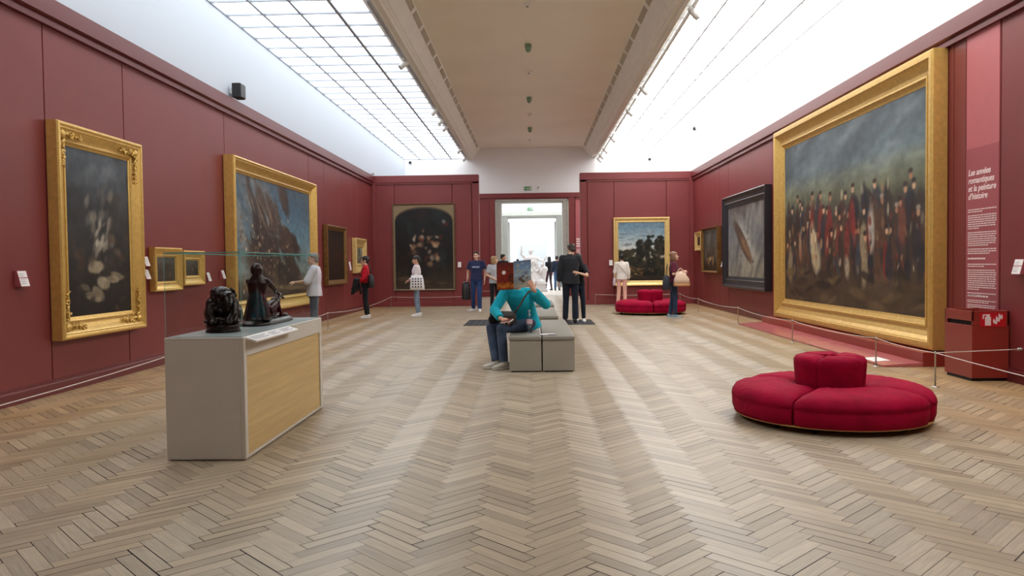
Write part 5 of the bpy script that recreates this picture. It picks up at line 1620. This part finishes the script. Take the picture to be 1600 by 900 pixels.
# -- woman in maroon with handbags, faces the right wall
J = stand(1.66)
J.update(face=V(.0, -1, .12), elbR=V(-.20, .02, 1.10), wrR=V(-.14, -.22, 1.16), handR=V(.5, -.8, .2), palmR=V(.4, .2, -.8), elbL=V(.20, .0, 1.10), wrL=V(.10, -.20, 1.12), handL=V(-.6, -.8, .1), palmL=V(0, .4, -1), ankL=V(.08, .10, .083), kneeL=V(.085, .03, .48), ankR=V(-.09, -.02, .083), kneeR=V(-.09, -.03, .48))
person((3.52, 19.25, 0), R(82), 'woman in maroon top and jeans with a beige handbag, beside the far sofa', J, ('bob', CHESTH), ('top', cloth('maroon jersey', srgb(92, 34, 52)), .85, .05, .012), (DENIM, .004), (SHOEG, SOLEW), SKIN2)
def handbag():
    t = thing('handbag', 'big pale beige handbag with tan base on the arm of the woman in maroon', 'bag', (3.66, 18.98, .955), R(4))
    m = M()
    m.loft([((0, 0, -.09), (.20, 0, 0), (0, .085, 0)), ((0, 0, .02), (.185, 0, 0), (0, .085, 0)), ((-.02, 0, .14), (.12, 0, 0), (0, .06, 0)), ((-.03, 0, .20), (.08, 0, 0), (0, .03, 0))], 28, pw=3.5)
    m.obj('bag_body', mat('pale beige leather', srgb(226, 196, 172), .5), t)
    m = M(); m.loft([((0, 0, -.155), (.19, 0, 0), (0, .08, 0)), ((0, 0, -.14), (.205, 0, 0), (0, .088, 0)), ((0, 0, -.09), (.204, 0, 0), (0, .088, 0))], 28, pw=3.5); m.obj('bag_base', mat('tan leather', srgb(184, 132, 84), .5), t)
    for y in (-.035, .035):
        m = M(); m.tube([(-.09, y, .17), (-.085, y, .24), (-.03, y, .29), (.03, y, .24), (.04, y, .17)], .008, 8); m.obj('strap', mat('beige strap', srgb(216, 188, 164), .5), t)
handbag()
shoulder_bag((3.30, 19.06, .90), R(70), 'dark navy soft bag hanging behind the hip of the woman in maroon', .30, .36, .17, mat('dark navy cloth', srgb(36, 42, 54), .7), [(-.08, 0, .17), (-.05, -.01, .34), (.03, -.02, .45), (.07, -.01, .33), (.08, 0, .17)], 'shoulder_bag', .55)

# -- man in white shirt looking at the storm painting
J = stand(1.66)
J.update(elbL=V(.20, -.12, 1.12), wrL=V(.10, -.34, 1.10), handL=V(-.3, -1, 0), palmL=V(-.6, 0, -.8), elbR=V(-.21, .04, 1.09), wrR=V(-.20, -.02, .86), wide=1.05)
J['wide'] = 1.08
person((-4.20, 14.65, 0), R(-78), 'man in white shirt and grey trousers seen past the glass case', J, ('short', mat('grey hair', srgb(126, 114, 108), .6, bump=.3)), ('shirt', cloth('pale shirt cotton', srgb(214, 210, 220), vary=.04), 1.1, .10, .026), (cloth('slate trousers', srgb(84, 86, 98)), .008), (SHOEK, SOLED), SKIN2)

# -- the seated reader with magazine
J = stand(1.78)
J.update(k=1.04, pelvis=V(-.07, 10.66, .58), waist=V(-.11, 10.64, .71), chest=V(-.17, 10.57, .88), neck=V(-.21, 10.50, 1.055), head=V(-.225, 10.44, 1.20),
         hipL=V(-.03, 10.58, .565), hipR=V(-.15, 10.68, .565), kneeL=V(-.43, 10.27, .535), kneeR=V(-.575, 10.42, .535), ankL=V(-.395, 10.20, .09), ankR=V(-.505, 10.28, .09), toeL=V(-.75, -.65, 0), toeR=V(-.95, -.4, 0),
         shL=V(-.02, 10.56, 1.00), shR=V(-.385, 10.46, 1.00), elbL=V(.175, 10.37, .85), wrL=V(.012, 10.160, 1.055), elbR=V(-.52, 10.34, .78), wrR=V(-.43, 10.16, .675),
         handL=V(-.45, -.02, 1), palmL=V(-.15, 1, 0), handR=V(.85, -.25, -.1), palmR=V(.2, .3, -1), thumbL=-1, curlL=12, curlR=30, face=V(-.15, -1, -.15), thumb_in=.2)
teal = cloth('turquoise jersey', srgb(18, 168, 190), vary=.08)
# long-sleeved turquoise top, jeans worn pale at the thighs
jeans = cloth('worn denim', srgb(66, 82, 104), vary=.6, vscale=3.2)
person((0, 0, 0), 0, 'man in turquoise top and jeans on the bench, face behind an open magazine', J, ('short', BROWNH), ('sweater', teal, 1.88, .06, .020), (jeans, .008), (mat('off-white trainer', srgb(204, 200, 190), .6), SOLEW), SKIN, .006)
def magazine():
    t = thing('magazine', 'open magazine held up before the face of the seated man', 'magazine', (-.250, 10.22, 1.075), R(2))
    w, h = .235, .36
    def page(side, name, painter, seed):
        P = Paint(w, h, seed, .003); painter(P)
        x = np.where(side > 0, P.u, P.u - 1) * w
        bend = -.055 * np.sin(np.abs(x) / w * PI * .55) - (.004 if side > 0 else 0)
        z = P.v * h - (.012 if side < 0 else 0) + .02 * np.abs(x) / w * (1 if side > 0 else -.6)
        o = canvas_obj(name, P, w, h, t, 0, MT['print'])
        o.data.vertices.foreach_set('co', np.stack([x * .97, bend, z], -1).ravel())
        so = o.modifiers.new('thick', 'SOLIDIFY'); so.thickness = .003; so.offset = -1
        for p in o.data.polygons: p.use_smooth = True
    def cover(P):
        P.vgrad([(0, (96, 34, 22)), (.12, (168, 100, 34)), (.24, (150, 84, 30)), (.3, (112, 34, 24)), (.7, (118, 40, 30)), (1, (86, 32, 26))])
        P.many(20, (0, 1, .05, .3), (.05, .14), (.03, .06), (-20, 20), [(176, 116, 44), (120, 44, 24), (80, 34, 20)], (.4, .8), .7)
        P.daub(.42, .64, .13, .085, 0, (214, 210, 210), 1, .25, .05)
        P.many(16, (.7, 1, .2, .95), (.06, .16), (.04, .1), (-30, 30), [(64, 30, 22), (98, 56, 26), (44, 28, 24)], (.5, .9), .6)
        P.mottle(12, .15)
    def back(P):
        P.vgrad([(0, (172, 164, 150)), (.25, (132, 142, 144)), (.5, (150, 172, 184)), (.8, (116, 150, 186)), (1, (92, 110, 132))])
        P.many(18, (0, 1, .4, 1), (.1, .25), (.04, .1), (-30, 20), [(186, 200, 206), (120, 152, 186), (196, 188, 140), (88, 110, 138)], (.4, .8), .8)
        P.many(12, (.3, .8, .2, .5), (.06, .14), (.03, .07), (-40, 40), [(96, 72, 58), (70, 54, 48), (188, 196, 190)], (.5, .9), .5)
        P.many(6, (.15, .7, .05, .2), (.08, .16), (.02, .03), (-5, 5), [(204, 170, 130), (196, 188, 172)], (.5, .8), .6)
        P.mottle(12, .1)
    page(-1, 'front_cover', cover, 5)
    page(1, 'back_cover', back, 6)
    m = M(); m.tube([(0, .0, -.005), (0, .0, h)], .004, 8); m.obj('spine', mat('pale spine', srgb(196, 190, 180), .5), t)
magazine()
def crossbody():
    t = thing('crossbody_bag', 'dark olive crossbody bag on the lap of the seated man', 'bag', (-.345, 10.30, .685), R(-20))
    m = M()
    m.loft([((0, 0, -.085), (.10, 0, 0), (0, .045, 0)), ((0, 0, -.06), (.125, 0, 0), (0, .058, 0)), ((0, 0, .03), (.12, 0, 0), (0, .052, 0)), ((0, 0, .08), (.10, 0, 0), (0, .03, 0))], 26, pw=3.2)
    c_ = mat('dark olive cloth', srgb(58, 52, 46), .7, bump=.2, bscale=40)
    m.obj('bag_body', c_, t)
    m = M(); m.loft([((.0, -.05, -.05), (.095, 0, 0), (0, .012, 0)), ((0, -.056, .02), (.10, 0, 0), (0, .014, 0)), ((0, -.048, .05), (.095, 0, 0), (0, .010, 0))], 20, pw=3); m.obj('front_pocket', c_, t)
    m = M(); m.tube([(.10, -.01, .05), (.16, .02, .14), (.215, .075, .26), (.255, .14, .335), (.27, .22, .355)], .013, 8); m.obj('strap', c_, t)
crossbody()
t = thing('paperback', 'dark red booklet in the lap hand of the seated man', 'book', (-.345, 10.085, .650), R(-25))
m = M(); m.obox((0, 0, 0), Vector((.07, 0, .01)), Vector((0, .05, .012)), Vector((0, -.002, .008))); m.obj('pages', MT['paper'], t)
m = M(); m.obox((0, -.002, .0095), Vector((.073, 0, .0104)), Vector((0, .053, .0127)), Vector((0, 0, .0015))); m.obj('cover', mat('dark red cover', srgb(112, 46, 42), .5), t)
t = thing('backpack', 'dark backpack strap bundle beside the knees of the seated man', 'bag', (-.50, 10.47, .645), R(40))
m = M(); m.loft([((0, 0, -.04), (.12, 0, 0), (0, .05, 0)), ((0, 0, .02), (.13, 0, 0), (0, .06, 0)), ((0, 0, .07), (.09, 0, 0), (0, .035, 0))], 22, pw=2.6); m.obj('bag_body', BLACK, t)
m = M(); m.tube([(-.1, 0, .04), (-.14, -.05, .09), (-.12, -.12, .04), (-.06, -.12, -.02)], .01, 8); m.obj('strap', BLACK, t)
